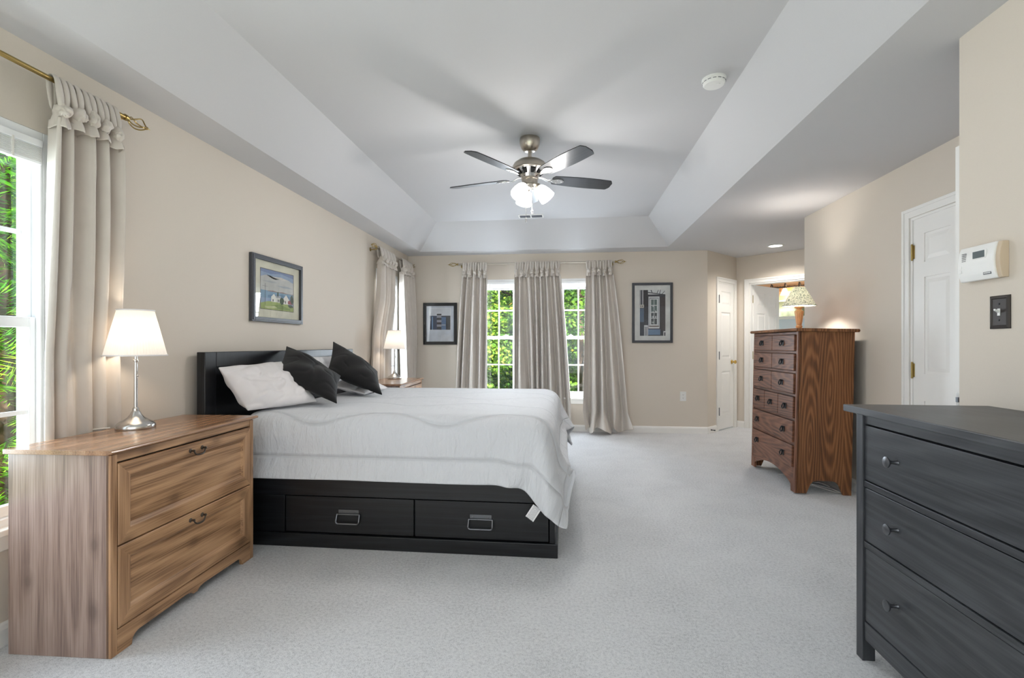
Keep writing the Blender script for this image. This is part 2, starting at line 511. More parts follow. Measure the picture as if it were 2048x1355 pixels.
# --- windows: local x along the wall, y outward, z up
def window(name, loc, rz, w=.76):
    h = w / 2; z0, z1 = WZ0, WZ1
    mb = MB(); f = .036
    mb.box(-h, -h + f, .0, .115, z0, z1); mb.box(h - f, h, .0, .115, z0, z1)
    mb.box(-h + f, h - f, .0, .115, z1 - f, z1); mb.box(-h + f, h - f, .0, .115, z0, z0 + f)
    # stepped stops on the jambs
    for s in (-1, 1):
        a, b = sorted((s * (h - f), s * (h - f - .012))); mb.box(a, b, .0, .022, z0 + f, z1 - f); mb.box(a, b, .088, .115, z0 + f, z1 - f)
    root = struct(mb.build(name, M['vinyl'], bev=.003))
    root.location = loc; root.rotation_euler = (0, 0, rz)
    mb = MB(); mb.box(-h - .03, h + .03, -.04, .02, z0 - .022, z0 + .004)
    mb.build('sill', M['trim'], root, bev=.004)
    mb = MB(); mb.box(-h - .01, h + .01, -.016, .002, z0 - .085, z0 - .022)
    mb.build('apron', M['trim'], root, bev=.004)
    zm = 1.283
    g = h - f
    for (za, zb, ya, nm) in ((zm - .022, z1 - f, .055, 'sash'), (z0 + f, zm + .022, .024, 'sash')):
        mb = MB(); st = .034; yb = ya + .03
        mb.box(-g, -g + st, ya, yb, za, zb); mb.box(g - st, g, ya, yb, za, zb)
        mb.box(-g + st, g - st, ya, yb, za, za + .044); mb.box(-g + st, g - st, ya, yb, zb - .044, zb)
        s = mb.build(nm, M['vinyl'], root, bev=.003)
        m2 = MB(); gw = 2 * (g - st); yc = (ya + yb) / 2
        for k in (1, 2):
            x = -g + st + gw * k / 3; m2.box(x - .009, x + .009, yc - .006, yc + .006, za + .04, zb - .04)
        zc = (za + zb) / 2 + (.005 if nm else 0); m2.box(-g + st, g - st, yc - .0065, yc + .0065, zc - .009, zc + .009)
        m2.build('muntin_grid', M['vinyl'], s)
        m3 = MB(); m3.box(-g + st - .005, g - st + .005, yc - .002, yc + .002, za + .035, zb - .035)
        m3.build('glass', M['pane'], s)
        if zb < 1.4:  # sash lock on the meeting rail
            m4 = MB(); m4.box(-.03, .03, ya - .004, ya + .022, zb, zb + .012); m4.ball((.0, ya + .009, zb + .014), (.012, .012, .008))
            m4.build('sash_lock', M['vinyl'], s)
    return root


WINS = [('window_1', (LX, 1.52, 0), PI / 2), ('window_2', (LX, 5.95, 0), PI / 2), ('window_3', (-.82, BY, 0), 0), ('window_4', (.08, BY, 0), 0)]
for w_ in WINS: window(*w_)
BLINDS = ['white mini blind drawn up at the top of the window by the pine chest', 'white mini blind drawn up behind the lamp in the room corner',
          'white mini blind drawn up in the back window beside the small black framed print', 'white mini blind drawn up in the back window nearer the tall framed door print']
for (nm, loc, rz), lab in zip(WINS, BLINDS):
    t = thing('window_blind', lab, 'blind', loc, (0, 0, rz), 'raised mini blinds')
    mb = MB(); mb.box(-.335, .335, -.012, .020, 2.022, 2.053); mb.build('headrail', M['vinyl'], t, bev=.003)
    mb = MB()
    for k in range(11): mb.box(-.33, .33, -.012, .014, 1.962 + k * .0054, 1.9645 + k * .0054)
    mb.build('slat_stack', M['plastic_w'], t)
    mb = MB(); mb.box(-.333, .333, -.010, .012, 1.948, 1.9615); mb.build('bottom_rail', M['vinyl'], t, bev=.003)
    for x in (-.22, .22):
        mb = MB(); mb.box(x - .004, x + .004, -.0135, .0145, 1.947, 2.03); mb.build('ladder_tape', M['cord'], t)
# glazed opening behind the camera, made up to house the rear fill light
mb = MB()
for x in (-1.865, -.85, .2, 1.225): mb.box(x, x + .06, -1.68, -1.62, .4, 2.2)
mb.box(-1.865, 1.285, -1.68, -1.62, .4, .46); mb.box(-1.865, 1.285, -1.68, -1.62, 2.14, 2.2); mb.box(-1.865, 1.285, -1.675, -1.625, 1.28, 1.33)
w5 = struct(mb.build('fill_opening', M['vinyl']))
mb = MB(); mb.box(-1.84, 1.26, -1.652, -1.648, .42, 2.18); mb.build('glass', M['pane'], w5)


# --- doors: local x across the leaf from the hinge, y thickness, z up
def door_leaf(name, w, h=2.02, cols=2, t=.035, parent=None, loc=(0, 0, .012), rz=0):
    mb = MB(); st = .10 if cols == 2 else .085; ms = .09; d = .007
    rows = [(.20, .80), (.98, 1.62), (1.72, h - .11)]
    mb.box(0, w, d, t - d, 0, h)
    cw = (w - 2 * st - (cols - 1) * ms) / cols
    xs = [(st + k * (cw + ms), st + k * (cw + ms) + cw) for k in range(cols)]
    for ya, yb in ((0, d), (t - d, t)):
        mb.box(0, st, ya, yb, 0, h); mb.box(w - st, w, ya, yb, 0, h)
        for k in range(cols - 1):
            for za, zb in rows: mb.box(xs[k][1], xs[k + 1][0], ya, yb, za, zb)
        zc = 0
        for za, zb in rows: mb.box(st, w - st, ya, yb, zc, za); zc = zb
        mb.box(st, w - st, ya, yb, zc, h)
    for (xa, xb) in xs:
        for za, zb in rows:
            i = .016; j = .042
            for s in (0, 1):
                y0 = d + .0005 if s == 0 else t - d - .0005; y1 = .0015 if s == 0 else t - .0015
                a = [(xa + i, y0, za + i), (xb - i, y0, za + i), (xb - i, y0, zb - i), (xa + i, y0, zb - i)]
                b = [(xa + j, y1, za + j), (xb - j, y1, za + j), (xb - j, y1, zb - j), (xa + j, y1, zb - j)]
                A = [mb.bm.verts.new(p) for p in a]; B = [mb.bm.verts.new(p) for p in b]
                for k in range(4): mb._f([A[k], A[(k + 1) % 4], B[(k + 1) % 4], B[k]])
                mb._f(B)
    o = mb.build(name, M['trim'], parent)
    o.location = loc; o.rotation_euler = (0, 0, rz)
    return o


def hinge(parent, x, y, z, mat='brass', dx=.016):
    mb = MB(); mb.box(x - dx, x + dx, y - .003, y + .003, z - .045, z + .045)
    mb.lathe([(.0065, -.047), (.0065, .047)], (x, y - .006, z), 10)
    mb.ball((x, y - .006, z + .05), .007, 8, 6); mb.ball((x, y - .006, z - .05), .007, 8, 6)
    return mb.build('hinge', M[mat], parent, smooth=True)


def knob(parent, x, y, z, s=-1, mat='gold'):
    mb = MB(); Rm = Matrix.Rotation(s * PI / 2 * -1, 4, 'X')
    prof = [(.031, 0), (.031, .004), (.024, .010), (.011, .014), (.010, .030), (.020, .038), (.027, .048), (.026, .058), (.018, .065), (0, .067)]
    mb.lathe(prof, (x, y, z), 20, M=Rm)
    return mb.build('door_knob', M[mat], parent, smooth=True)


def casing(name, p0, d, n, s0, s1, ztop=2.05, w=.062, th=.018):
    """flat moulded casing round an opening; p0 wall origin, d along, n into the room"""
    mb = MB(); P = Vector(p0)

    def blk(a, b, za, zb, t, t0=0):
        pts = []
        for s in (a, b):
            for q in (t0, t):
                w3 = P + d * s + n * q
                for z in (za, zb): pts.append((w3.x, w3.y, z))
        mb.hexa(pts)
    for t, ins in ((th * .6, 0), (th, .02)):
        e = w - ins if ins else w
        blk(s0 - w + (0 if not ins else 0), s0 - ins * .0, 0, ztop + w, t)
        blk(s1, s1 + w, 0, ztop + w, t)
        blk(s0, s1, ztop, ztop + w, t)
        break
    # raised outer band
    blk(s0 - w, s0 - w + .022, 0, ztop + w, th, th * .6); blk(s1 + w - .022, s1 + w, 0, ztop + w, th, th * .6); blk(s0 - w + .022, s1 + w - .022, ztop + w - .022, ztop + w, th, th * .6)
    # jamb liner through the wall
    blk(s0, s0 + .018, 0, ztop, 0, -.12); blk(s1 - .018, s1, 0, ztop, 0, -.12); blk(s0 + .018, s1 - .018, ztop - .018, ztop, 0, -.12)
    return struct(mb.build(name, M['trim'], bev=.003))


# closet door in the diagonal wall
casing('trim_1', PB, DG, -NG, .30, .78)
ang = math.atan2(DG.y, DG.x)
p = PB + DG * .32 + NG * .004
d1 = struct(door_leaf('door_1', .44, cols=1, loc=(p.x, p.y, .014), rz=ang))
for z in (.25, 1.02, 1.80): hinge(d1, .004, -.002, z, 'grey_metal', .008)
knob(d1, .40, 0, .925)
# open bathroom door
casing('trim_2', PC, DH, -NH, .18, .96)
p = PC + DH * .205 + NH * .085
d2 = struct(door_leaf('door_2', .735, cols=2, loc=(p.x, p.y, .014), rz=math.atan2(DH.y, DH.x) + R(84)))
for z in (.22, 1.02, 1.82): hinge(d2, -.006, .012, z, 'brass', .014)
# closed closet door in the right wall
casing('trim_3', (RX, NY), Vector((0, 1)), Vector((-1, 0)), .66, 1.44)
d3 = struct(door_leaf('door_3', .74, cols=2, loc=(RX + .008, NY + 1.42, .014), rz=-PI / 2))
for z in (.25, 1.00, 1.80): hinge(d3, .0, -.003, z, 'brass', .014)
# entry door standing open against the return wall, seen on its latch edge
d4 = struct(door_leaf('door_4', .685, cols=2, loc=(1.662, 2.255, .012), rz=0))
mb = MB(); mb.box(-.0015, .001, .006, .029, .915, .972); mb.build('latch_plate', M['chrome'], d4)
mb = MB(); mb.box(-.008, -.0015, .011, .023, .932, .953); mb.build('latch_bolt', M['grey_metal'], d4)

# bathroom: half wall with cap, mirror, vanity light
a = PC + NH * 1.25 - DH * .9; b = PC + NH * 1.25 + DH * 2.3


def slab(name, a, b, n, th, z0, z1, mat, bev=0):
    mb = MB(); P = []
    for q in (a, b):
        for k in (0, th):
            w3 = q + n * k
            for z in (z0, z1): P.append((w3.x, w3.y, z))
    mb.hexa(P)
    return mb.build(name, mat, bev=bev)


struct(slab('wall_bath_half', a, b, NH, .1, 0, 1.585, M['tile']))
struct(slab('trim_4', a - NH * .02, b - NH * .02, NH, .14, 1.585, 1.63, M['trim'], .004))
# draped comforter: grid of points in millimetres, x y z
DRAPE_ROWS, DRAPE_COLUMNS = 33, 39
DRAPE = [
-1922, 2698, 398, -1921, 2738, 455, -1920, 2742, 522, -1921, 2745, 591, -1923, 2755, 660, -1926, 2786, 723, -1926, 2845, 759, -1926, 2915, 759, -1925, 2985, 759, -1925, 3056, 759, -1925, 3126, 758, -1925, 3197, 759, -1925, 3267, 756, -1925, 3338, 756, -1926, 3408, 758, -1926, 3478, 759, -1926, 3549, 756, -1926, 3619, 759, -1926, 3689, 759, -1926, 3760, 756, -1927, 3830, 759, -1927, 3901, 758, -1927, 3971, 758, -1927, 4042, 757, -1927, 4113, 758, -1928, 4183, 757, -1928, 4253, 759, -1928, 4324, 757, -1928, 4394, 759, -1928, 4465, 759, -1928, 4536, 759, -1928, 4606, 759, -1929, 4666, 722, -1927, 4686, 656, -1926, 4698, 586, -1925, 4712, 517, -1924, 4729, 449, -1925, 4733, 382, -1925, 4726, 348,
-1852, 2694, 400, -1855, 2736, 451, -1853, 2752, 520, -1853, 2757, 588, -1855, 2764, 656, -1855, 2785, 723, -1855, 2844, 759, -1854, 2914, 759, -1854, 2985, 759, -1854, 3055, 759, -1854, 3126, 759, -1854, 3196, 758, -1854, 3267, 759, -1854, 3337, 756, -1854, 3407, 756, -1855, 3478, 759, -1855, 3548, 759, -1855, 3619, 757, -1855, 3689, 759, -1855, 3759, 759, -1855, 3830, 757, -1856, 3900, 759, -1856, 3971, 758, -1856, 4042, 758, -1856, 4112, 757, -1856, 4183, 757, -1857, 4253, 759, -1857, 4323, 759, -1857, 4394, 758, -1857, 4465, 759, -1857, 4535, 759, -1857, 4606, 759, -1857, 4665, 723, -1857, 4683, 657, -1856, 4695, 587, -1854, 4712, 519, -1856, 4719, 449, -1855, 4738, 382, -1858, 4732, 347,
-1782, 2697, 399, -1784, 2738, 450, -1783, 2755, 517, -1784, 2761, 586, -1784, 2764, 656, -1784, 2785, 723, -1784, 2844, 759, -1784, 2914, 759, -1784, 2985, 759, -1783, 3055, 757, -1783, 3125, 759, -1783, 3196, 759, -1783, 3266, 756, -1784, 3337, 759, -1784, 3407, 756, -1784, 3478, 759, -1784, 3548, 758, -1784, 3619, 759, -1784, 3689, 757, -1785, 3760, 759, -1785, 3830, 759, -1785, 3901, 757, -1785, 3971, 759, -1785, 4042, 759, -1785, 4112, 759, -1786, 4183, 756, -1786, 4253, 756, -1786, 4324, 759, -1786, 4394, 759, -1786, 4465, 759, -1786, 4535, 759, -1786, 4606, 759, -1786, 4665, 724, -1786, 4685, 657, -1786, 4688, 586, -1786, 4699, 517, -1787, 4713, 448, -1787, 4724, 381, -1788, 4727, 346,
-1711, 2699, 399, -1713, 2739, 450, -1713, 2762, 516, -1713, 2764, 586, -1713, 2764, 656, -1713, 2784, 723, -1713, 2843, 759, -1713, 2914, 757, -1713, 2985, 759, -1713, 3055, 759, -1712, 3125, 759, -1713, 3196, 759, -1713, 3266, 759, -1713, 3337, 757, -1713, 3407, 759, -1713, 3478, 759, -1713, 3548, 757, -1714, 3619, 759, -1714, 3689, 759, -1714, 3760, 759, -1714, 3830, 759, -1714, 3901, 759, -1714, 3971, 757, -1714, 4042, 757, -1715, 4112, 759, -1715, 4183, 759, -1715, 4253, 759, -1715, 4324, 757, -1715, 4394, 759, -1715, 4465, 756, -1715, 4535, 759, -1716, 4606, 759, -1716, 4665, 724, -1716, 4685, 657, -1716, 4688, 586, -1716, 4695, 516, -1716, 4718, 450, -1717, 4731, 381, -1717, 4728, 346,
-1641, 2700, 399, -1642, 2740, 450, -1642, 2764, 515, -1642, 2764, 586, -1642, 2765, 656, -1642, 2785, 723, -1642, 2843, 759, -1642, 2914, 759, -1642, 2984, 759, -1642, 3055, 758, -1642, 3125, 757, -1642, 3196, 757, -1642, 3266, 758, -1642, 3337, 759, -1642, 3407, 758, -1642, 3478, 756, -1643, 3548, 759, -1643, 3619, 757, -1643, 3689, 759, -1643, 3760, 756, -1643, 3830, 759, -1643, 3901, 759, -1644, 3971, 758, -1644, 4042, 759, -1644, 4112, 757, -1644, 4183, 757, -1644, 4253, 759, -1644, 4324, 759, -1644, 4394, 757, -1645, 4464, 757, -1645, 4535, 756, -1645, 4606, 759, -1645, 4665, 724, -1645, 4685, 657, -1645, 4688, 587, -1645, 4698, 517, -1645, 4716, 449, -1646, 4726, 381, -1647, 4729, 345,
-1570, 2700, 399, -1571, 2741, 450, -1571, 2764, 515, -1571, 2765, 586, -1571, 2765, 656, -1571, 2784, 723, -1571, 2843, 759, -1571, 2914, 759, -1571, 2985, 759, -1571, 3055, 759, -1571, 3125, 756, -1571, 3196, 756, -1571, 3266, 759, -1571, 3337, 757, -1572, 3407, 759, -1572, 3478, 757, -1572, 3548, 759, -1572, 3619, 759, -1572, 3689, 757, -1572, 3760, 759, -1572, 3830, 757, -1573, 3901, 759, -1573, 3971, 758, -1573, 4042, 757, -1573, 4112, 759, -1573, 4183, 759, -1573, 4253, 757, -1574, 4324, 759, -1574, 4394, 759, -1574, 4465, 759, -1574, 4535, 757, -1574, 4606, 759, -1574, 4665, 723, -1574, 4685, 657, -1574, 4689, 587, -1574, 4697, 517, -1575, 4717, 449, -1575, 4726, 380, -1576, 4730, 345,
-1499, 2701, 399, -1500, 2741, 451, -1500, 2765, 515, -1500, 2766, 586, -1500, 2765, 656, -1500, 2784, 723, -1500, 2843, 759, -1500, 2914, 759, -1500, 2985, 757, -1500, 3055, 759, -1500, 3125, 759, -1500, 3196, 759, -1500, 3266, 757, -1501, 3337, 759, -1501, 3407, 759, -1501, 3478, 759, -1501, 3548, 757, -1501, 3619, 759, -1501, 3689, 759, -1502, 3760, 757, -1502, 3830, 757, -1502, 3901, 759, -1502, 3971, 758, -1502, 4042, 759, -1502, 4112, 757, -1502, 4183, 759, -1503, 4253, 759, -1503, 4324, 757, -1503, 4394, 759, -1503, 4465, 757, -1503, 4535, 756, -1503, 4606, 759, -1503, 4665, 724, -1503, 4685, 657, -1503, 4690, 587, -1504, 4700, 517, -1504, 4716, 448, -1504, 4726, 380, -1505, 4730, 344,
-1428, 2701, 400, -1429, 2742, 451, -1429, 2766, 515, -1429, 2766, 586, -1429, 2765, 656, -1429, 2784, 723, -1429, 2843, 759, -1429, 2914, 759, -1429, 2984, 759, -1429, 3055, 757, -1429, 3125, 756, -1430, 3196, 759, -1430, 3266, 759, -1430, 3337, 757, -1430, 3407, 759, -1430, 3478, 759, -1430, 3548, 759, -1431, 3619, 757, -1431, 3689, 759, -1431, 3760, 759, -1431, 3830, 756, -1431, 3901, 757, -1431, 3971, 757, -1431, 4042, 759, -1432, 4112, 759, -1432, 4183, 759, -1432, 4253, 757, -1432, 4324, 759, -1432, 4394, 756, -1432, 4465, 759, -1432, 4535, 757, -1432, 4606, 759, -1433, 4665, 724, -1433, 4685, 657, -1433, 4692, 587, -1433, 4703, 517, -1433, 4719, 449, -1433, 4729, 379, -1434, 4727, 344,
-1357, 2701, 401, -1358, 2743, 450, -1358, 2765, 515, -1358, 2766, 586, -1358, 2765, 656, -1359, 2785, 723, -1358, 2843, 759, -1358, 2914, 759, -1358, 2984, 757, -1359, 3055, 759, -1359, 3125, 757, -1359, 3196, 759, -1359, 3266, 759, -1359, 3337, 757, -1359, 3407, 759, -1359, 3478, 758, -1360, 3548, 759, -1360, 3619, 759, -1360, 3689, 757, -1360, 3760, 759, -1360, 3830, 759, -1360, 3901, 756, -1360, 3971, 758, -1361, 4042, 757, -1361, 4112, 757, -1361, 4183, 759, -1361, 4253, 759, -1361, 4324, 756, -1361, 4394, 756, -1362, 4465, 759, -1362, 4535, 759, -1362, 4606, 759, -1362, 4665, 723, -1362, 4685, 657, -1362, 4694, 587, -1362, 4703, 517, -1362, 4719, 449, -1363, 4729, 379, -1363, 4727, 343,
-1286, 2705, 400, -1288, 2743, 449, -1287, 2765, 515, -1288, 2766, 586, -1287, 2765, 656, -1287, 2784, 722, -1288, 2844, 759, -1288, 2914, 759, -1288, 2984, 759, -1288, 3055, 759, -1288, 3125, 759, -1288, 3196, 758, -1288, 3266, 759, -1288, 3337, 759, -1288, 3407, 757, -1289, 3478, 759, -1289, 3548, 758, -1289, 3619, 757, -1289, 3689, 759, -1289, 3760, 759, -1289, 3830, 757, -1289, 3901, 758, -1290, 3971, 758, -1290, 4042, 759, -1290, 4112, 759, -1290, 4183, 757, -1290, 4253, 759, -1290, 4324, 759, -1291, 4394, 756, -1291, 4465, 757, -1291, 4535, 759, -1291, 4606, 759, -1291, 4665, 723, -1291, 4685, 657, -1291, 4692, 587, -1291, 4703, 517, -1292, 4719, 448, -1292, 4729, 379, -1292, 4728, 343,
-1216, 2699, 402, -1217, 2743, 450, -1217, 2765, 516, -1217, 2766, 586, -1217, 2765, 656, -1217, 2784, 723, -1217, 2843, 759, -1217, 2914, 759, -1217, 2984, 757, -1217, 3055, 757, -1217, 3125, 759, -1217, 3196, 758, -1217, 3266, 759, -1217, 3337, 758, -1218, 3407, 759, -1218, 3478, 759, -1218, 3548, 759, -1218, 3619, 759, -1218, 3689, 757, -1218, 3760, 759, -1218, 3830, 759, -1219, 3901, 757, -1219, 3971, 759, -1219, 4042, 757, -1219, 4112, 759, -1219, 4183, 756, -1220, 4253, 756, -1220, 4324, 759, -1220, 4394, 757, -1220, 4465, 759, -1220, 4535, 759, -1220, 4606, 759, -1220, 4665, 723, -1220, 4685, 657, -1220, 4692, 587, -1221, 4700, 517, -1221, 4718, 448, -1221, 4728, 379, -1221, 4728, 343,
-1145, 2706, 399, -1145, 2742, 450, -1145, 2765, 515, -1146, 2766, 586, -1146, 2765, 656, -1146, 2785, 723, -1146, 2843, 759, -1146, 2914, 759, -1146, 2985, 757, -1146, 3055, 759, -1146, 3126, 758, -1146, 3196, 758, -1146, 3267, 759, -1147, 3337, 759, -1147, 3408, 759, -1147, 3478, 757, -1147, 3549, 759, -1147, 3619, 756, -1147, 3689, 759, -1148, 3760, 757, -1148, 3830, 759, -1148, 3901, 757, -1148, 3971, 759, -1148, 4042, 758, -1148, 4113, 759, -1149, 4183, 759, -1149, 4253, 756, -1149, 4324, 756, -1149, 4395, 759, -1149, 4465, 759, -1149, 4535, 757, -1149, 4606, 759, -1149, 4665, 723, -1149, 4685, 657, -1150, 4692, 586, -1150, 4700, 516, -1150, 4717, 448, -1150, 4729, 379, -1150, 4729, 343,
-1075, 2703, 399, -1075, 2742, 450, -1075, 2764, 515, -1075, 2764, 586, -1075, 2765, 656, -1075, 2785, 723, -1075, 2843, 759, -1075, 2914, 759, -1075, 2985, 757, -1075, 3055, 759, -1075, 3126, 759, -1075, 3196, 757, -1076, 3267, 756, -1076, 3337, 757, -1076, 3408, 759, -1076, 3478, 759, -1076, 3549, 757, -1077, 3619, 759, -1077, 3690, 756, -1077, 3760, 759, -1077, 3830, 757, -1077, 3901, 757, -1077, 3972, 759, -1077, 4042, 759, -1078, 4113, 758, -1078, 4183, 759, -1078, 4254, 759, -1078, 4324, 757, -1078, 4395, 759, -1078, 4465, 759, -1078, 4535, 759, -1078, 4606, 759, -1079, 4665, 723, -1079, 4685, 657, -1079, 4691, 586, -1079, 4699, 516, -1079, 4716, 448, -1079, 4730, 379, -1079, 4729, 344,
-1004, 2702, 399, -1004, 2741, 451, -1004, 2764, 515, -1004, 2764, 586, -1004, 2765, 656, -1004, 2785, 723, -1004, 2844, 759, -1004, 2914, 759, -1004, 2985, 759, -1004, 3055, 758, -1004, 3126, 759, -1005, 3196, 759, -1005, 3267, 759, -1005, 3337, 759, -1005, 3408, 758, -1005, 3478, 759, -1006, 3549, 759, -1006, 3619, 757, -1006, 3690, 759, -1006, 3760, 758, -1006, 3831, 760, -1006, 3901, 759, -1006, 3972, 758, -1007, 4042, 759, -1007, 4113, 759, -1007, 4183, 757, -1007, 4254, 759, -1007, 4324, 759, -1007, 4395, 757, -1007, 4465, 759, -1007, 4535, 759, -1008, 4606, 759, -1008, 4665, 723, -1008, 4685, 656, -1008, 4689, 586, -1008, 4699, 516, -1008, 4718, 449, -1008, 4731, 380, -1008, 4728, 344,
-933, 2702, 399, -933, 2741, 451, -933, 2764, 516, -933, 2764, 586, -933, 2765, 656, -933, 2785, 723, -933, 2844, 759, -933, 2914, 759, -933, 2985, 758, -933, 3055, 759, -934, 3126, 757, -934, 3196, 759, -934, 3267, 758, -934, 3337, 759, -934, 3408, 756, -935, 3478, 757, -935, 3549, 758, -935, 3619, 757, -935, 3690, 759, -935, 3760, 758, -935, 3831, 759, -935, 3901, 760, -936, 3972, 759, -936, 4042, 757, -936, 4113, 759, -936, 4183, 759, -936, 4254, 757, -936, 4324, 759, -936, 4395, 759, -936, 4465, 757, -937, 4536, 759, -937, 4606, 759, -937, 4665, 723, -937, 4685, 656, -937, 4691, 586, -938, 4697, 516, -938, 4715, 448, -938, 4734, 380, -938, 4723, 346,
-862, 2702, 398, -862, 2740, 451, -862, 2763, 516, -862, 2763, 586, -862, 2765, 657, -862, 2785, 723, -862, 2844, 759, -862, 2914, 759, -862, 2985, 757, -863, 3055, 759, -863, 3126, 759, -863, 3196, 757, -863, 3267, 759, -863, 3337, 759, -864, 3408, 757, -864, 3478, 759, -864, 3549, 757, -864, 3619, 756, -864, 3690, 756, -864, 3760, 758, -864, 3831, 757, -865, 3901, 759, -865, 3972, 759, -865, 4042, 759, -865, 4113, 757, -865, 4183, 757, -865, 4254, 759, -865, 4324, 757, -866, 4395, 759, -866, 4465, 759, -866, 4536, 759, -866, 4606, 759, -866, 4665, 723, -866, 4685, 656, -867, 4692, 586, -867, 4697, 516, -867, 4713, 448, -867, 4728, 381, -868, 4733, 346,
-791, 2702, 398, -791, 2740, 451, -791, 2762, 516, -791, 2764, 586, -791, 2765, 657, -791, 2785, 723, -791, 2844, 759, -791, 2915, 759, -791, 2985, 759, -792, 3055, 757, -792, 3126, 757, -792, 3196, 759, -792, 3267, 759, -793, 3338, 759, -793, 3408, 757, -793, 3478, 759, -793, 3549, 759, -793, 3619, 756, -793, 3690, 757, -793, 3760, 757, -794, 3831, 757, -794, 3901, 759, -794, 3972, 759, -794, 4042, 758, -794, 4113, 756, -794, 4184, 756, -794, 4254, 758, -795, 4324, 759, -795, 4395, 757, -795, 4465, 759, -795, 4536, 759, -795, 4606, 759, -795, 4665, 723, -795, 4685, 656, -796, 4691, 586, -796, 4699, 516, -798, 4710, 447, -797, 4727, 384, -798, 4729, 348,
-720, 2701, 398, -720, 2739, 450, -720, 2762, 516, -720, 2764, 586, -720, 2765, 657, -720, 2785, 723, -720, 2844, 759, -720, 2915, 758, -721, 2985, 759, -721, 3056, 759, -721, 3126, 759, -721, 3197, 758, -722, 3267, 759, -722, 3338, 757, -722, 3408, 759, -722, 3478, 757, -722, 3549, 759, -723, 3620, 757, -723, 3690, 759, -723, 3761, 759, -723, 3831, 756, -723, 3902, 757, -723, 3972, 759, -723, 4043, 759, -723, 4113, 757, -724, 4184, 757, -724, 4254, 759, -724, 4325, 757, -724, 4395, 759, -724, 4465, 757, -724, 4536, 757, -724, 4607, 759, -724, 4665, 723, -725, 4686, 656, -725, 4693, 586, -726, 4699, 517, -727, 4719, 451, -729, 4740, 384, -731, 4737, 349,
-649, 2699, 398, -649, 2738, 451, -649, 2762, 516, -649, 2765, 587, -649, 2765, 657, -649, 2785, 724, -649, 2844, 759, -649, 2915, 757, -650, 2985, 759, -650, 3056, 757, -650, 3126, 759, -650, 3197, 759, -651, 3267, 757, -651, 3338, 759, -651, 3408, 759, -651, 3479, 756, -652, 3549, 756, -652, 3620, 756, -652, 3690, 756, -652, 3761, 759, -652, 3831, 759, -652, 3902, 757, -652, 3972, 759, -653, 4043, 759, -653, 4113, 759, -653, 4184, 756, -653, 4254, 756, -653, 4325, 759, -653, 4395, 759, -653, 4466, 757, -653, 4536, 757, -653, 4607, 759, -654, 4665, 723, -654, 4685, 656, -655, 4686, 586, -656, 4692, 516, -658, 4719, 452, -661, 4738, 385, -661, 4731, 350,
-578, 2698, 399, -578, 2737, 452, -578, 2762, 516, -578, 2765, 587, -578, 2765, 657, -578, 2785, 724, -578, 2844, 759, -578, 2915, 758, -579, 2985, 757, -579, 3056, 759, -579, 3126, 759, -580, 3197, 759, -580, 3267, 759, -580, 3338, 757, -580, 3408, 759, -581, 3479, 759, -581, 3549, 756, -581, 3620, 759, -581, 3690, 757, -581, 3761, 759, -581, 3831, 759, -581, 3902, 757, -582, 3972, 759, -582, 4043, 759, -582, 4113, 757, -582, 4184, 759, -582, 4254, 757, -582, 4325, 757, -582, 4395, 759, -582, 4466, 759, -582, 4536, 758, -582, 4607, 759, -583, 4666, 722, -583, 4685, 656, -584, 4688, 586, -586, 4697, 516, -587, 4711, 448, -591, 4730, 383, -592, 4746, 351,
-507, 2698, 400, -507, 2733, 454, -507, 2761, 517, -507, 2765, 587, -507, 2765, 657, -508, 2785, 724, -508, 2844, 759, -507, 2915, 758, -508, 2985, 759, -508, 3056, 758, -508, 3126, 759, -509, 3197, 759, -509, 3267, 759, -509, 3338, 759, -510, 3408, 758, -510, 3479, 759, -510, 3549, 757, -510, 3620, 759, -510, 3690, 759, -510, 3761, 757, -510, 3831, 759, -511, 3902, 757, -511, 3972, 757, -511, 4043, 758, -511, 4114, 759, -511, 4184, 757, -511, 4254, 759, -511, 4325, 759, -511, 4396, 758, -511, 4466, 759, -511, 4537, 759, -511, 4607, 759, -512, 4666, 722, -513, 4685, 656, -514, 4695, 586, -516, 4704, 517, -519, 4726, 453, -521, 4733, 383, -523, 4745, 350,
-436, 2702, 402, -438, 2723, 463, -436, 2762, 517, -436, 2767, 587, -437, 2765, 657, -437, 2785, 724, -437, 2845, 759, -436, 2915, 759, -437, 2985, 758, -437, 3056, 759, -438, 3126, 757, -438, 3197, 759, -438, 3267, 757, -439, 3338, 759, -439, 3408, 758, -439, 3479, 758, -439, 3549, 759, -439, 3620, 758, -439, 3690, 758, -439, 3761, 759, -440, 3831, 758, -440, 3902, 759, -440, 3973, 759, -440, 4043, 759, -440, 4114, 758, -440, 4184, 759, -440, 4255, 757, -440, 4325, 759, -439, 4395, 759, -440, 4466, 759, -440, 4536, 759, -440, 4607, 759, -441, 4666, 722, -442, 4688, 656, -444, 4697, 586, -447, 4711, 520, -448, 4733, 453, -453, 4729, 384, -455, 4741, 350,
-365, 2704, 403, -368, 2712, 472, -365, 2760, 518, -366, 2767, 587, -366, 2765, 658, -366, 2785, 724, -365, 2845, 759, -365, 2915, 759, -366, 2986, 759, -366, 3056, 759, -367, 3126, 757, -367, 3197, 759, -368, 3267, 759, -368, 3338, 757, -369, 3409, 759, -369, 3479, 759, -369, 3550, 759, -369, 3620, 758, -369, 3691, 759, -369, 3761, 759, -369, 3832, 758, -369, 3902, 759, -369, 3973, 758, -369, 4043, 759, -369, 4113, 759, -369, 4184, 757, -370, 4255, 759, -369, 4326, 757, -369, 4396, 760, -369, 4466, 758, -369, 4537, 759, -369, 4607, 759, -370, 4666, 722, -372, 4689, 656, -374, 4702, 588, -376, 4712, 519, -382, 4710, 449, -387, 4749, 391, -387, 4756, 356,
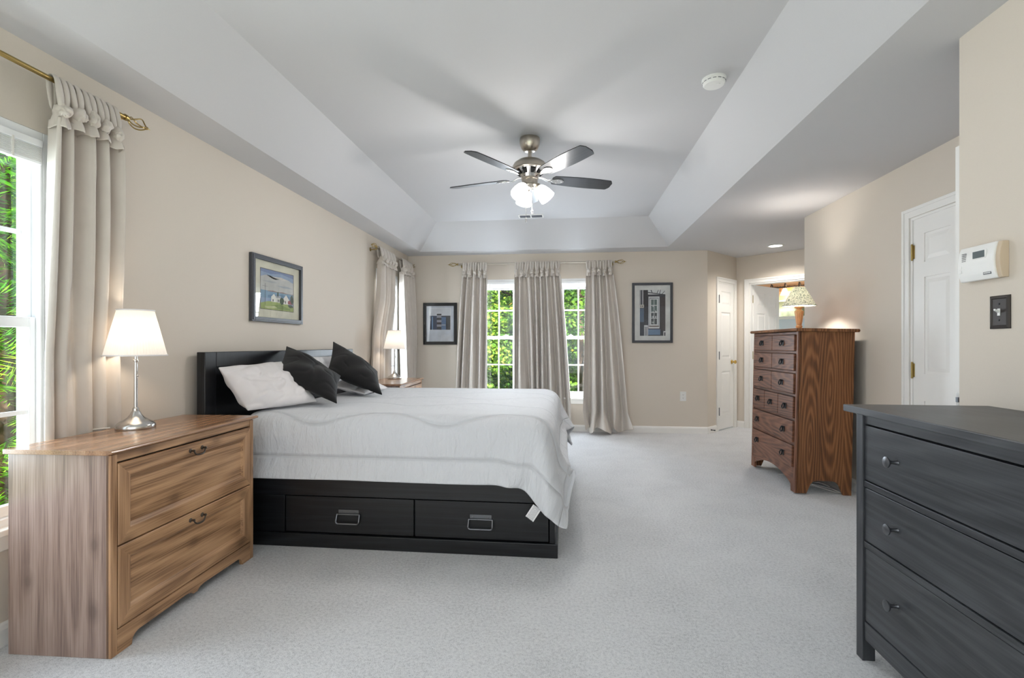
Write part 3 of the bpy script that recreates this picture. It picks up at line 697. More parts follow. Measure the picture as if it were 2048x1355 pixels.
-314, 2667, 429, -298, 2710, 466, -296, 2749, 524, -296, 2752, 589, -295, 2767, 658, -295, 2785, 724, -294, 2844, 759, -294, 2915, 758, -295, 2985, 757, -296, 3056, 759, -297, 3126, 759, -297, 3197, 758, -297, 3267, 758, -297, 3338, 759, -297, 3408, 757, -298, 3479, 759, -298, 3549, 756, -298, 3620, 759, -298, 3690, 759, -298, 3761, 757, -298, 3831, 757, -298, 3902, 759, -298, 3972, 759, -299, 4043, 757, -299, 4114, 759, -299, 4184, 759, -299, 4255, 758, -299, 4326, 759, -298, 4396, 757, -298, 4467, 759, -298, 4537, 759, -299, 4608, 759, -300, 4666, 722, -302, 4691, 656, -306, 4688, 586, -310, 4698, 517, -316, 4711, 450, -323, 4759, 403, -319, 4769, 369,
-277, 2722, 452, -252, 2688, 488, -242, 2733, 533, -242, 2734, 603, -226, 2767, 657, -225, 2780, 727, -223, 2844, 758, -223, 2914, 759, -224, 2985, 758, -225, 3055, 759, -225, 3126, 759, -226, 3197, 759, -226, 3267, 757, -227, 3338, 758, -227, 3408, 759, -227, 3479, 757, -227, 3549, 759, -227, 3620, 759, -227, 3690, 757, -227, 3761, 759, -227, 3832, 759, -227, 3902, 758, -228, 3972, 759, -228, 4043, 759, -228, 4114, 759, -228, 4184, 759, -228, 4255, 759, -228, 4326, 758, -228, 4396, 759, -228, 4467, 758, -227, 4538, 759, -227, 4609, 759, -229, 4668, 721, -233, 4690, 654, -237, 4699, 585, -243, 4691, 516, -248, 4723, 458, -259, 4732, 395, -269, 4745, 364,
-223, 2712, 410, -206, 2730, 457, -194, 2752, 523, -177, 2762, 591, -162, 2751, 659, -154, 2779, 722, -149, 2842, 758, -152, 2915, 758, -153, 2985, 759, -154, 3056, 759, -155, 3127, 759, -155, 3197, 759, -156, 3268, 759, -156, 3338, 759, -156, 3409, 760, -156, 3479, 759, -156, 3550, 759, -156, 3620, 760, -156, 3691, 760, -156, 3761, 760, -156, 3832, 760, -156, 3902, 760, -157, 3973, 760, -157, 4043, 759, -157, 4114, 759, -157, 4184, 759, -157, 4255, 759, -157, 4325, 759, -157, 4396, 759, -157, 4466, 760, -156, 4537, 761, -155, 4610, 757, -159, 4669, 718, -162, 4684, 651, -167, 4695, 581, -193, 4720, 522, -217, 4745, 461, -219, 4772, 417, -218, 4784, 383,
-160, 2686, 398, -148, 2720, 455, -153, 2710, 520, -133, 2721, 583, -107, 2736, 649, -101, 2793, 686, -88, 2852, 721, -98, 2919, 719, -96, 2987, 721, -97, 3057, 723, -92, 3127, 728, -94, 3198, 726, -95, 3268, 726, -95, 3338, 725, -95, 3409, 725, -96, 3479, 725, -96, 3550, 725, -96, 3620, 725, -96, 3691, 725, -96, 3761, 725, -96, 3832, 725, -96, 3902, 725, -96, 3973, 725, -96, 4043, 726, -96, 4114, 726, -96, 4184, 726, -96, 4255, 727, -97, 4325, 727, -100, 4395, 724, -100, 4465, 724, -93, 4534, 728, -88, 4600, 730, -93, 4662, 695, -107, 4681, 636, -118, 4715, 575, -133, 4748, 514, -148, 4729, 457, -150, 4769, 406, -167, 4787, 381,
-125, 2659, 393, -119, 2659, 442, -104, 2661, 510, -76, 2705, 558, -77, 2763, 593, -74, 2821, 626, -51, 2874, 664, -79, 2939, 670, -59, 2995, 666, -66, 3058, 663, -66, 3129, 663, -75, 3197, 659, -74, 3268, 659, -74, 3338, 658, -74, 3409, 658, -75, 3479, 658, -75, 3550, 658, -75, 3620, 658, -75, 3691, 658, -75, 3761, 658, -75, 3832, 658, -75, 3902, 658, -75, 3973, 659, -75, 4043, 659, -75, 4114, 659, -75, 4184, 660, -72, 4254, 660, -70, 4325, 661, -79, 4394, 663, -63, 4463, 666, -57, 4533, 669, -52, 4583, 677, -70, 4614, 645, -66, 4670, 599, -78, 4690, 553, -87, 4703, 490, -106, 4724, 425, -129, 4721, 376, -147, 4731, 347,
-108, 2619, 378, -66, 2630, 421, -62, 2688, 459, -47, 2735, 502, -60, 2794, 533, -56, 2850, 566, -27, 2900, 601, -79, 2944, 599, -66, 2987, 598, -62, 3058, 596, -70, 3128, 592, -63, 3198, 590, -74, 3267, 588, -75, 3338, 588, -74, 3409, 587, -71, 3479, 587, -72, 3550, 587, -71, 3620, 587, -72, 3691, 587, -74, 3761, 587, -74, 3832, 587, -75, 3902, 588, -75, 3973, 588, -73, 4043, 588, -72, 4114, 589, -72, 4184, 589, -75, 4255, 590, -78, 4325, 591, -71, 4395, 592, -47, 4461, 599, -75, 4524, 603, -26, 4559, 615, -36, 4593, 598, -65, 4624, 548, -37, 4676, 508, -39, 4709, 467, -51, 4754, 415, -68, 4741, 354, -86, 4748, 324,
-85, 2636, 323, -56, 2668, 366, -24, 2706, 409, -32, 2766, 442, -55, 2826, 472, -33, 2875, 511, -9, 2928, 550, -63, 2954, 534, -41, 3004, 540, -59, 3055, 524, -62, 3126, 522, -64, 3197, 520, -62, 3267, 518, -65, 3338, 518, -68, 3408, 517, -70, 3479, 516, -71, 3550, 516, -72, 3620, 516, -73, 3691, 516, -74, 3761, 516, -75, 3832, 517, -76, 3902, 517, -76, 3973, 517, -76, 4044, 518, -76, 4114, 518, -76, 4185, 518, -73, 4255, 519, -66, 4325, 521, -44, 4391, 527, -46, 4459, 532, -64, 4524, 533, -8, 4549, 547, 15, 4600, 548, -38, 4596, 509, -13, 4647, 472, -12, 4676, 421, -7, 4726, 380, -18, 4757, 335, -36, 4774, 309,
-31, 2638, 279, -28, 2694, 317, -23, 2739, 349, -14, 2797, 384, -15, 2850, 420, 12, 2890, 460, 22, 2947, 496, -24, 2986, 483, -36, 3018, 484, -4, 3074, 493, -36, 3125, 457, -42, 3196, 453, -47, 3267, 451, -50, 3337, 449, -52, 3408, 448, -54, 3479, 448, -55, 3550, 448, -56, 3620, 448, -56, 3691, 448, -57, 3762, 449, -57, 3832, 449, -57, 3903, 449, -57, 3973, 450, -57, 4044, 450, -58, 4114, 450, -59, 4185, 450, -60, 4255, 450, -58, 4325, 453, -55, 4395, 459, -32, 4457, 475, -40, 4519, 468, 7, 4530, 496, 48, 4581, 490, 7, 4580, 458, -12, 4623, 417, 20, 4654, 382, -3, 4677, 329, 11, 4729, 294, -8, 4735, 265,
8, 2655, 235, 15, 2713, 264, -2, 2770, 296, -2, 2823, 324, 16, 2878, 364, 39, 2929, 407, 44, 2955, 467, -4, 2968, 421, -15, 3024, 426, 0, 3066, 425, 25, 3129, 421, 18, 3200, 420, 11, 3269, 414, 7, 3339, 411, 4, 3410, 409, 3, 3480, 408, 3, 3550, 408, 2, 3621, 408, 1, 3692, 408, 1, 3762, 408, 0, 3833, 408, 0, 3903, 408, 0, 3974, 408, 0, 4044, 408, 0, 4115, 409, 0, 4185, 411, 0, 4256, 413, 1, 4325, 416, 5, 4395, 422, -4, 4463, 430, 10, 4487, 445, 32, 4552, 432, 73, 4567, 458, 45, 4600, 406, -4, 4573, 371, 34, 4602, 339, 54, 4651, 302, 35, 4685, 250, 51, 4715, 238,
0, 2668, 203, -2, 2729, 236, 26, 2778, 275, 33, 2821, 317, 49, 2871, 354, 69, 2909, 410, 70, 2964, 446, 23, 2985, 407, -29, 3022, 395, -29, 3086, 418, 12, 3129, 388, 27, 3197, 385, 26, 3268, 381, 21, 3338, 377, 17, 3409, 375, 14, 3479, 374, 12, 3550, 373, 10, 3620, 373, 10, 3691, 372, 9, 3761, 372, 9, 3832, 372, 8, 3903, 372, 8, 3973, 373, 8, 4044, 373, 8, 4115, 374, 8, 4185, 376, 10, 4256, 378, 11, 4327, 381, 10, 4397, 387, -27, 4448, 406, 18, 4495, 409, 37, 4531, 405, 95, 4548, 438, 65, 4575, 390, 22, 4559, 350, 14, 4593, 311, 33, 4634, 278, 70, 4678, 246, 54, 4687, 216,
]

# ------------------------------------------------------------------ furniture
def bail_handle(parent, x, z, y=-.001):
    """swan-neck bail pull"""
    mb = MB(); Rm = Matrix.Rotation(PI / 2, 4, 'X')
    for s in (-1, 1):
        mb.lathe([(.010, 0), (.010, .002), (.006, .005), (.0045, .012), (.006, .017), (.0055, .021), (0, .023)], (x + s * .038, y, z + .004), 12, M=Rm)
    pts = []
    for k in range(15):
        a = k / 14; u = -1 + 2 * a
        pts.append((x + u * .038, y - .017 - .006 * (1 - u * u), z + .004 - .022 * (1 - u ** 4) ** .8))
    mb.tube(pts, [.0030 + .0016 * math.sin(PI * k / 14) for k in range(15)], 8)
    return mb.build('handle', M['antique'], parent, smooth=True)


def panel_front(name, parent, x0, x1, z0, z1, mat, fr=.058, y=-.006, t=.02):
    """framed drawer front with mitred rails, bead and sunk flat panel"""
    mb = MB(); f = fr
    o = [(x0, z0), (x1, z0), (x1, z1), (x0, z1)]; i = [(x0 + f, z0 + f), (x1 - f, z0 + f), (x1 - f, z1 - f), (x0 + f, z1 - f)]
    k = .010; i2 = [(x0 + f + k, z0 + f + k), (x1 - f - k, z0 + f + k), (x1 - f - k, z1 - f - k), (x0 + f + k, z1 - f - k)]
    c = .003; oc = [(x0 + c, z0 + c), (x1 - c, z0 + c), (x1 - c, z1 - c), (x0 + c, z1 - c)]
    rings = [(o, y + t), (o, y + c), (oc, y), ([(a + (.006 if a < (x0 + x1) / 2 else -.006) * -1, b - (.006 if b < (z0 + z1) / 2 else -.006)) for a, b in i], y), (i, y + .004), (i2, y + .013)]
    V = [[mb.bm.verts.new((a, yy, b)) for a, b in r] for r, yy in rings]
    for n_, (A, B) in enumerate(zip(V[:-1], V[1:])):
        for q in range(4):
            mb.mi = 1 if q in (1, 3) and n_ < 4 else 0
            mb._f([A[q], A[(q + 1) % 4], B[(q + 1) % 4], B[q]])
    mb.mi = 0
    mb._f(V[-1])
    return mb.build(name, [mat, M['pine_s']], parent)


def nightstand(label):
    t = thing('nightstand', label, 'nightstand', group='pine two-drawer chests beside the bed')
    w, d, h = .895, .418, .79
    for a, b in ((0, .018), (w - .018, w)):
        mb = MB(); mb.box(a, b, .004, d, 0, h - .02); mb.build('side_panel', M['pine_side_cool'], t, bev=.002)
    mb = MB(); mb.box(.018, w - .018, d - .012, d - .004, .05, h - .02); mb.build('back_panel', M['pine'], t)
    for a, b in ((0, .028), (w - .028, w)):
        mb = MB(); mb.box(a, b, -.004, .018, .0, h - .02); mb.build('stile', M['pine_s'], t, bev=.003)
    mb = MB(); mb.box(.028, w - .028, .0, .018, .738, h - .02); mb.build('top_rail', M['pine'], t, bev=.001)
    # plinth with bracket feet and a small centre drop
    P = [(.028, 0), (.095, 0), (.100, .024), (.112, .036), (.128, .042), (w / 2 - .06, .046), (w / 2 - .03, .042), (w / 2 - .012, .028), (w / 2 + .012, .028), (w / 2 + .03, .042), (w / 2 + .06, .046),
         (w - .128, .042), (w - .112, .036), (w - .100, .024), (w - .095, 0), (w - .028, 0), (w - .028, .095), (.028, .095)]
    mb = MB(); mb.prism(P, 'y', -.003, .015); mb.build('plinth', M['pine'], t, bev=.0015)
    mb = MB(); mb.box(.02, w - .02, .03, d - .015, .06, .08); mb.build('bottom_panel', M['dark'], t)
    mb = MB(); mb.box(.03, w - .03, .022, .03, .08, .75); mb.build('gap_backing', M['dark'], t)  # near-black sheet stands for shade in the gaps round the drawers
    # top with moulded front edge
    prof = [(-.024, h - .008), (-.021, h - .003), (-.016, h), (d + .004, h), (d + .004, h - .018), (-.006, h - .018), (-.010, h - .014), (-.020, h - .013)]
    mb = MB(); mb.prism(prof, 'x', -.016, w + .016); mb.build('top', M['pine_top'], t, bev=.001)
    for z0, z1 in ((.417, .731), (.099, .411)):
        dr = panel_front('drawer', t, .031, w - .031, z0, z1, M['pine'])
        bail_handle(dr, w / 2, z1 - .036, -.006)
    return t


N1 = nightstand('large pine two-drawer chest under the near window in the foreground, silver lamp on its top')
N1.location = (-1.709, 1.677, 0); N1.rotation_euler = (0, 0, R(91.9))
N2 = copy_tree(N1)
N2['label'] = 'pine two-drawer chest in the far room corner, mostly hidden behind the bed'
N2.location = (-1.655, 4.775, 0); N2.rotation_euler = (0, 0, R(92.5))


def ring_pull(parent, x, z, y):
    mb = MB()
    mb.box(x - .025, x + .025, y - .004, y, z - .022, z + .022)
    mb.ball((x, y - .012, z + .014), (.009, .011, .009), 10, 8)
    mb.build('pull', M['iron'], parent, smooth=True, bev=.001)
    o = [q for q in parent.children if q.name.startswith('pull')][-1]
    pts = []
    for k in range(20):
        a = 2 * PI * k / 20
        pts.append((x + .019 * math.cos(a), y - .013 - .004 * (1 - math.sin(a)), z - .004 + .019 * math.sin(a)))
    mb = MB(); mb.tube(pts, .0048, 8, closed=True)
    me = mb.bm
    for f in me.faces: f.smooth = True
    me2 = bpy.data.meshes.new('ring'); bmesh.ops.recalc_face_normals(me, faces=me.faces)
    bm = bmesh.new(); bm.from_mesh(o.data); me.to_mesh(me2); bm.from_mesh(me2); bm.to_mesh(o.data); bm.free(); me.free()
    bpy.data.meshes.remove(me2)
    return o


def tall_chest():
    t = thing('tall_chest', 'tall oak chest of many small drawers with black ring pulls, a lamp on its top', 'chest of drawers')
    w, d, h = .915, .41, 1.31
    side = [(0, 0), (.075, 0), (.105, .075), (.125, .098), (.16, .105), (d - .14, .105), (d - .115, .098), (d - .09, .07), (d - .062, 0), (d, 0), (d, h - .025), (0, h - .025)]
    for x0, x1 in ((0, .02), (w - .02, w)):
        mb = MB(); mb.prism([(a + .012, b) for a, b in side], 'x', x0, x1); mb.build('side_panel', M['oak'], t, bev=.002)
    for a, b in ((0, .032), (w - .032, w)):
        mb = MB()
        s = 1 if a == 0 else -1
        e = a if a == 0 else b
        mb.box(a, b, 0, .02, .10, h - .025)
        mb.prism([(e, 0), (e + s * .075, 0), (e + s * .085, .10), (e, .10)], 'y', 0, .02)
        mb.build('stile', M['oak_s'], t, bev=.002)
    # arched apron
    A = []
    for k in range(17):
        u = k / 16; A.append((.07 + (w - .14) * u, .045 + .085 * math.sin(PI * u) ** .8))
    P = [(.032, .045)] + A + [(w - .032, .045), (w - .032, .192), (.032, .192)]
    mb = MB(); mb.prism(P, 'y', .003, .02); mb.build('apron', M['oak_f'], t)
    for z in (1.262, 1.108, .948, .762, .568, .373):
        mb = MB(); mb.box(.032, w - .032, .002, .02, z, z + .018); mb.build('rail', M['oak_f'], t)
    mb = MB(); mb.box(.02, w - .02, .022, .03, .12, h - .03); mb.build('gap_backing', M['dark'], t)  # near-black sheet so the drawer gaps read as shade
    mb = MB(); mb.box(.02, w - .02, d - .005, d + .004, .12, h - .03); mb.build('back_panel', M['dark'], t)
    prof = [(-.028, h - .013), (-.024, h - .004), (-.016, h), (d + .028, h), (d + .034, h - .006), (d + .034, h - .018), (d + .028, h - .025), (-.016, h - .025), (-.024, h - .021)]
    mb = MB(); mb.prism(prof, 'x', -.03, w + .03); mb.build('top', M['oak'], t, bev=.002)
    i0, i1 = .036, w - .036; g = .008
    rows = [(1.128, 1.258, 2), (.970, 1.104, 2), (.784, .944, 2), (.590, .758, 3), (.395, .564, 1), (.198, .369, 1)]
    for z0, z1, n in rows:
        cw = (i1 - i0 - g * (n - 1)) / n
        for k in range(n):
            x0 = i0 + k * (cw + g); x1 = x0 + cw
            mb = MB(); mb.box(x0, x1, -.014, .012, z0, z1)
            dr = mb.build('drawer', M['oak_f'], t, bev=.004)
            zc = (z0 + z1) / 2
            if n > 1: ring_pull(dr, (x0 + x1) / 2, zc, -.014)
            else:
                ring_pull(dr, x0 + .14, zc, -.014); ring_pull(dr, x1 - .16, zc, -.014)
    mb = MB(); mb.prism([(d * .5 - .03, 0), (d * .5 + .03, 0), (d * .5 + .04, .13), (d * .5 - .04, .13)], 'x', w * .5 - .02, w * .5 + .02)
    mb.build('centre_leg', M['oak_s'], t)
    t.location = (1.815, 5.028, .0085); t.rotation_euler = (R(-1.2), 0, R(-90))
    return t


TC = tall_chest()


def black_dresser():
    t = thing('dresser', 'charcoal three-drawer dresser with round knobs against the thermostat wall', 'dresser')
    w, d, h = 1.08, .485, .956
    for x0, x1 in ((0, .04), (w - .04, w)):
        for y0, y1 in ((0, .045), (d - .045, d)):
            m = MB(); m.box(x0, x1, y0, y1, 0, h - .026); m.build('leg', M['char_v'], t, bev=.002)
    for x0, x1 in ((.006, .034), (w - .034, w - .006)):
        mb = MB(); mb.box(x0, x1, .045, d - .045, .085, h - .026); mb.build('side_panel', M['char_v'], t)
    mb = MB(); mb.box(-.034, w + .034, -.03, d + .004, h - .026, h); mb.build('top', M['char'], t, bev=.003)
    for y0, za, zb in ((.008, .892, h - .026), (.006, .082, .150), (.004, .657, .679), (.004, .430, .452)):
        mb = MB(); mb.box(.04, w - .04, y0, .03, za, zb); mb.build('rail', M['char'], t, bev=.002)
    mb = MB(); mb.box(.04, w - .04, .03, .036, .09, h - .03); mb.build('gap_backing', M['dark'], t)  # near-black backing, shade of the drawer gaps put into its colour
    mb = MB(); mb.box(.04, w - .04, d - .02, d - .012, .09, h - .03); mb.build('back_panel', M['dark'], t)
    for z0, z1, zk in ((.683, .886, .789), (.456, .653, .56), (.155, .427, .302)):
        mb = MB(); mb.box(.043, w - .043, .007, .028, z0, z1)
        dr = mb.build('drawer', M['char'], t, bev=.002)
        for xk in (.222, w - .222):
            mb = MB()
            mb.lathe([(.009, 0), (.0075, .004), (.006, .016), (.0075, .024), (.015, .029), (.0185, .033), (.0185, .036), (.012, .0385), (0, .039)], (xk, .007, zk), 24, M=Matrix.Rotation(PI / 2, 4, 'X'))
            mb.build('knob', M['grey_metal'], dr, smooth=True)
    t.location = (1.113, 2.015, 0); t.rotation_euler = (0, 0, R(-90))
    return t


black_dresser()

# --- bed: headboard on the left wall, foot towards +X
BX0, BX1, BY0, BY1 = -2.12, -.04, 2.73, 4.70
bed = thing('bed', 'black stained wooden storage bed with tall headboard and two deep drawers', 'bed', ((BX0 + BX1) / 2, (BY0 + BY1) / 2, 0))
ox, oy = bed.location.x, bed.location.y


def bb(mb, x0, x1, y0, y1, z0, z1): mb.box(x0 - ox, x1 - ox, y0 - oy, y1 - oy, z0, z1)


hb = MB()
bb(hb, -2.178, -2.124, 2.695, 2.79, 0, 1.143); bb(hb, -2.178, -2.124, 4.64, 4.735, 0, 1.143); bb(hb, -2.178, -2.124, 2.79, 4.64, 1.05, 1.143); bb(hb, -2.178, -2.124, 2.79, 4.64, .2, .34)
hbo = hb.build('headboard', M['blk_v'], bed, bev=.004)
hb = MB(); bb(hb, -2.165, -2.14, 2.785, 4.645, .33, 1.055); hb.build('panel', M['blk'], hbo)
mb = MB(); bb(mb, BX0, BX1, BY0, BY1, 0, .078); mb.build('plinth', M['blk'], bed, bev=.003)
for e in ((BX0, BX1 - .016, BY0 + .012, BY0 + .035, .30, .445), (BX0, BX1 - .016, BY1 - .035, BY1 - .012, .078, .445)):
    mb = MB(); bb(mb, *e); mb.build('side_rail', M['blk'], bed, bev=.002)
mb = MB(); bb(mb, BX0, -1.655, BY0 + .016, BY0 + .035, .078, .296); mb.build('side_panel', M['blk'], bed, bev=.002)
mb = MB(); bb(mb, BX1 - .046, BX1 - .016, BY0 + .012, BY1 - .012, .078, .445); mb.build('footboard', M['blk_v'], bed, bev=.003)
mb = MB(); bb(mb, BX0, BX1 - .05, BY0 + .06, BY1 - .06, .30, .33); mb.build('slat_base', M['dark'], bed)
mb = MB(); bb(mb, BX0 + .02, BX1 - .06, BY0 + .045, BY0 + .055, .08, .30); mb.build('gap_backing', M['dark'], bed)  # near-black backing, reads as shade between the bed drawers
for x0, x1 in ((-1.648, -.868), (-.860, -.092)):
    mb = MB(); bb(mb, x0, x1, BY0 + .018, BY0 + .04, .083, .293)
    dr = mb.build('drawer', M['blk'], bed, bev=.002)
    xc = (x0 + x1) / 2 - ox; y = BY0 + .018 - oy
    mb = MB(); mb.box(xc - .062, xc + .062, y - .003, y, .193, .222)
    mb.lathe([(.005, 0), (.005, .003), (0, .004)], (xc - .045, y - .003, .209), 10, M=Matrix.Rotation(PI / 2, 4, 'X'))
    mb.lathe([(.005, 0), (.005, .003), (0, .004)], (xc + .045, y - .003, .209), 10, M=Matrix.Rotation(PI / 2, 4, 'X'))
    pl = mb.build('handle', M['grey_metal'], dr, bev=.001)
    pts = [(xc - .055, y - .010, .196)]
    for k in range(7): a = PI + k / 6 * PI / 2; pts.append((xc - .055 + .014 * math.cos(a) * 1.0, y - .022, .160 + .014 * math.sin(a)))
    for k in range(7): a = 1.5 * PI + k / 6 * PI / 2; pts.append((xc + .055 + .014 * math.cos(a), y - .022, .160 + .014 * math.sin(a)))
    pts.append((xc + .055, y - .010, .196))
    pts = [(xc - .068, y - .008, .197)] + pts[1:-1] + [(xc + .068, y - .008, .197)]
    m2 = MB(); m2.tube(pts, .0052, 8); m2.tube([(xc - .07, y - .008, .197), (xc + .07, y - .008, .197)], .0045, 8)
    bm = bmesh.new(); bm.from_mesh(pl.data); me = bpy.data.meshes.new('bail'); bmesh.ops.recalc_face_normals(m2.bm, faces=m2.bm.faces); m2.bm.to_mesh(me); m2.bm.free(); bm.from_mesh(me); bm.to_mesh(pl.data); bm.free()

mt = MB(); mt.box(-2.10, -.11, 2.80, 4.65, .332, .725)
mto = mt.build('mattress', M['sheet'], None, bev=.06, seg=4)
tag(mto, 'white mattress lying on the black bed base under the comforter', 'mattress')

# --- comforter: draped shell
NXC, NYC = DRAPE_ROWS - 1, DRAPE_COLUMNS - 1
q = np.array(DRAPE, dtype=float).reshape(NXC + 1, NYC + 1, 3) / 1000.0
# the border near the foot falls away towards the hanging corner
for i in range(NXC + 1):
    hx = q[i, 0, 0]
    if hx > -.34:
        hem = float(np.interp(hx, [-.34, -.22, -.165, -.10, -.03, .05], [.400, .385, .315, .265, .195, .19]))
        zt = .735; z0_ = q[i, 0, 2]
        for j in range(0, 7):
            if q[i, j, 2] < zt: q[i, j, 2] = zt - (zt - q[i, j, 2]) * (zt - hem) / (zt - z0_)
CL, CW = 2.23, 2.64


def comforter():
    P = q
    nx, ny = NXC + 1, NYC + 1
    verts = [tuple(P[i, j]) for i in range(nx) for j in range(ny)]
    faces = [(i * ny + j, (i + 1) * ny + j, (i + 1) * ny + j + 1, i * ny + j + 1) for i in range(nx - 1) for j in range(ny - 1)]
    me = bpy.data.meshes.new('comforter'); me.from_pydata(verts, [], faces)
    uv = me.uv_layers.new(name='UVMap')
    for l in me.loops:
        i, j = divmod(l.vertex_index, ny); uv.data[l.index].uv = (i / (nx - 1) * CL, j / (ny - 1) * CW)
    for p in me.polygons: p.use_smooth = True
    o = bpy.data.objects.new('comforter', me); C.objects.link(o)
    so = o.modifiers.new('thick', 'SOLIDIFY'); so.thickness = .016; so.offset = 1
    sb = o.modifiers.new('smooth', 'SUBSURF'); sb.levels = 1; sb.render_levels = 2
    t = NT('white_comforter')
    tc = t.node('ShaderNodeTexCoord'); sp = t.node('ShaderNodeSeparateXYZ'); t.link(tc.outputs['UV'], sp.inputs[0])
    u, v = sp.outputs[0], sp.outputs[1]
    seams = None

    def add(dist, wd):
        nonlocal seams
        g = t.math('SUBTRACT', 1, t.math('MINIMUM', t.math('DIVIDE', t.math('ABSOLUTE', dist), wd), 1))
        g = t.math('MULTIPLY', g, g)
        seams = g if seams is None else t.math('MAXIMUM', seams, g)
    # wavy quilting lines running along the bed
    for v0, am, k, ph in ((.395, .055, 8.1, 1.2), (.86, .08, 8.1, 3.6), (1.28, .08, 8.1, .4), (1.7, .08, 8.1, 3.1), (2.1, .07, 8.1, 2)):
        add(t.math('SUBTRACT', v, t.math('MULTIPLY_ADD', t.math('SINE', t.math('MULTIPLY_ADD', u, k, ph)), am, v0)), .024)
    # straight border seam
    add(t.math('SUBTRACT', v, .150), .020); add(t.math('SUBTRACT', v, CW - .150), .012); add(t.math('SUBTRACT', u, CL - .150), .012)
    # gathered puckers in the border, broad soft folds elsewhere
    cmb = t.node('ShaderNodeCombineXYZ'); t.link(t.math('MULTIPLY', u, 1.0), cmb.inputs[0]); t.link(t.math('MULTIPLY_ADD', v, .28, t.math('MULTIPLY', u, .1)), cmb.inputs[1])
    puck = t.noise(cmb.outputs[0], 26, 3, .55, .5)
    cmb2 = t.node('ShaderNodeCombineXYZ'); t.link(u, cmb2.inputs[0]); t.link(t.math('MULTIPLY_ADD', v, .45, t.math('MULTIPLY', u, -.35)), cmb2.inputs[1])
    soft = t.noise(cmb2.outputs[0], 7, 5, .6, .8)
    border = t.math('LESS_THAN', v, .42)
    h = t.math('MULTIPLY_ADD', seams, -1.0, t.math('MULTIPLY_ADD', puck, t.math('MULTIPLY_ADD', border, .7, .18), t.math('MULTIPLY', soft, 1.1)))
    t.bump(h, .55, .024)
    t.b.inputs['Base Color'].default_value = srgb(210, 212, 216); t.b.inputs['Roughness'].default_value = .75; t.b.inputs['Sheen Weight'].default_value = .2
    t.b.inputs['Specular IOR Level'].default_value = .25
    me.materials.append(t.m)
    tag(o, 'white quilted comforter spread over the bed, corner hanging at its foot', 'comforter')
    # care tag at the hanging corner
    t2 = NT('care_tag_print'); v2 = t2.coords(kind='UV')
    s2 = t2.node('ShaderNodeSeparateXYZ'); t2.link(v2, s2.inputs[0])
    ln = t2.math('GREATER_THAN', t2.math('SINE', t2.math('MULTIPLY', s2.outputs[1], 75)), .25)
    nz = t2.math('GREATER_THAN', t2.noise(v2, 30, 2), .42)
    inb = t2.math('MULTIPLY', t2.math('GREATER_THAN', s2.outputs[0], .12), t2.math('LESS_THAN', s2.outputs[0], .88))
    col = t2.mix(t2.math('MULTIPLY', t2.math('MULTIPLY', ln, nz), inb), srgb(232, 232, 232), srgb(130, 130, 134)); t2.link(col, t2.b.inputs['Base Color'])
    me2 = bpy.data.meshes.new('care_tag')
    A = Vector((-.172, 2.668, .318)); ax = Vector((.042, 0, -.030)); ay = Vector((-.042, -.006, -.064))
    vs = [A, A + ax, A + ax + ay, A + ay]; nrm = Vector((0, -.0012, 0))
    me2.from_pydata([tuple(p) for p in vs] + [tuple(p - nrm) for p in vs], [], [(0, 1, 2, 3), (7, 6, 5, 4), (0, 4, 5, 1), (1, 5, 6, 2), (2, 6, 7, 3), (3, 7, 4, 0)])
    uv2 = me2.uv_layers.new()
    for p in me2.polygons:
        for li, c in zip(p.loop_indices, ((0, 1), (1, 1), (1, 0), (0, 0)) if p.index == 0 else ((0, 0),) * 4): uv2.data[li].uv = c
    me2.materials.append(t2.m)
    o2 = bpy.data.objects.new('care_tag', me2); C.objects.link(o2); o2.parent = o; o2['label'] = 'printed care tag'
    return o


comforter()


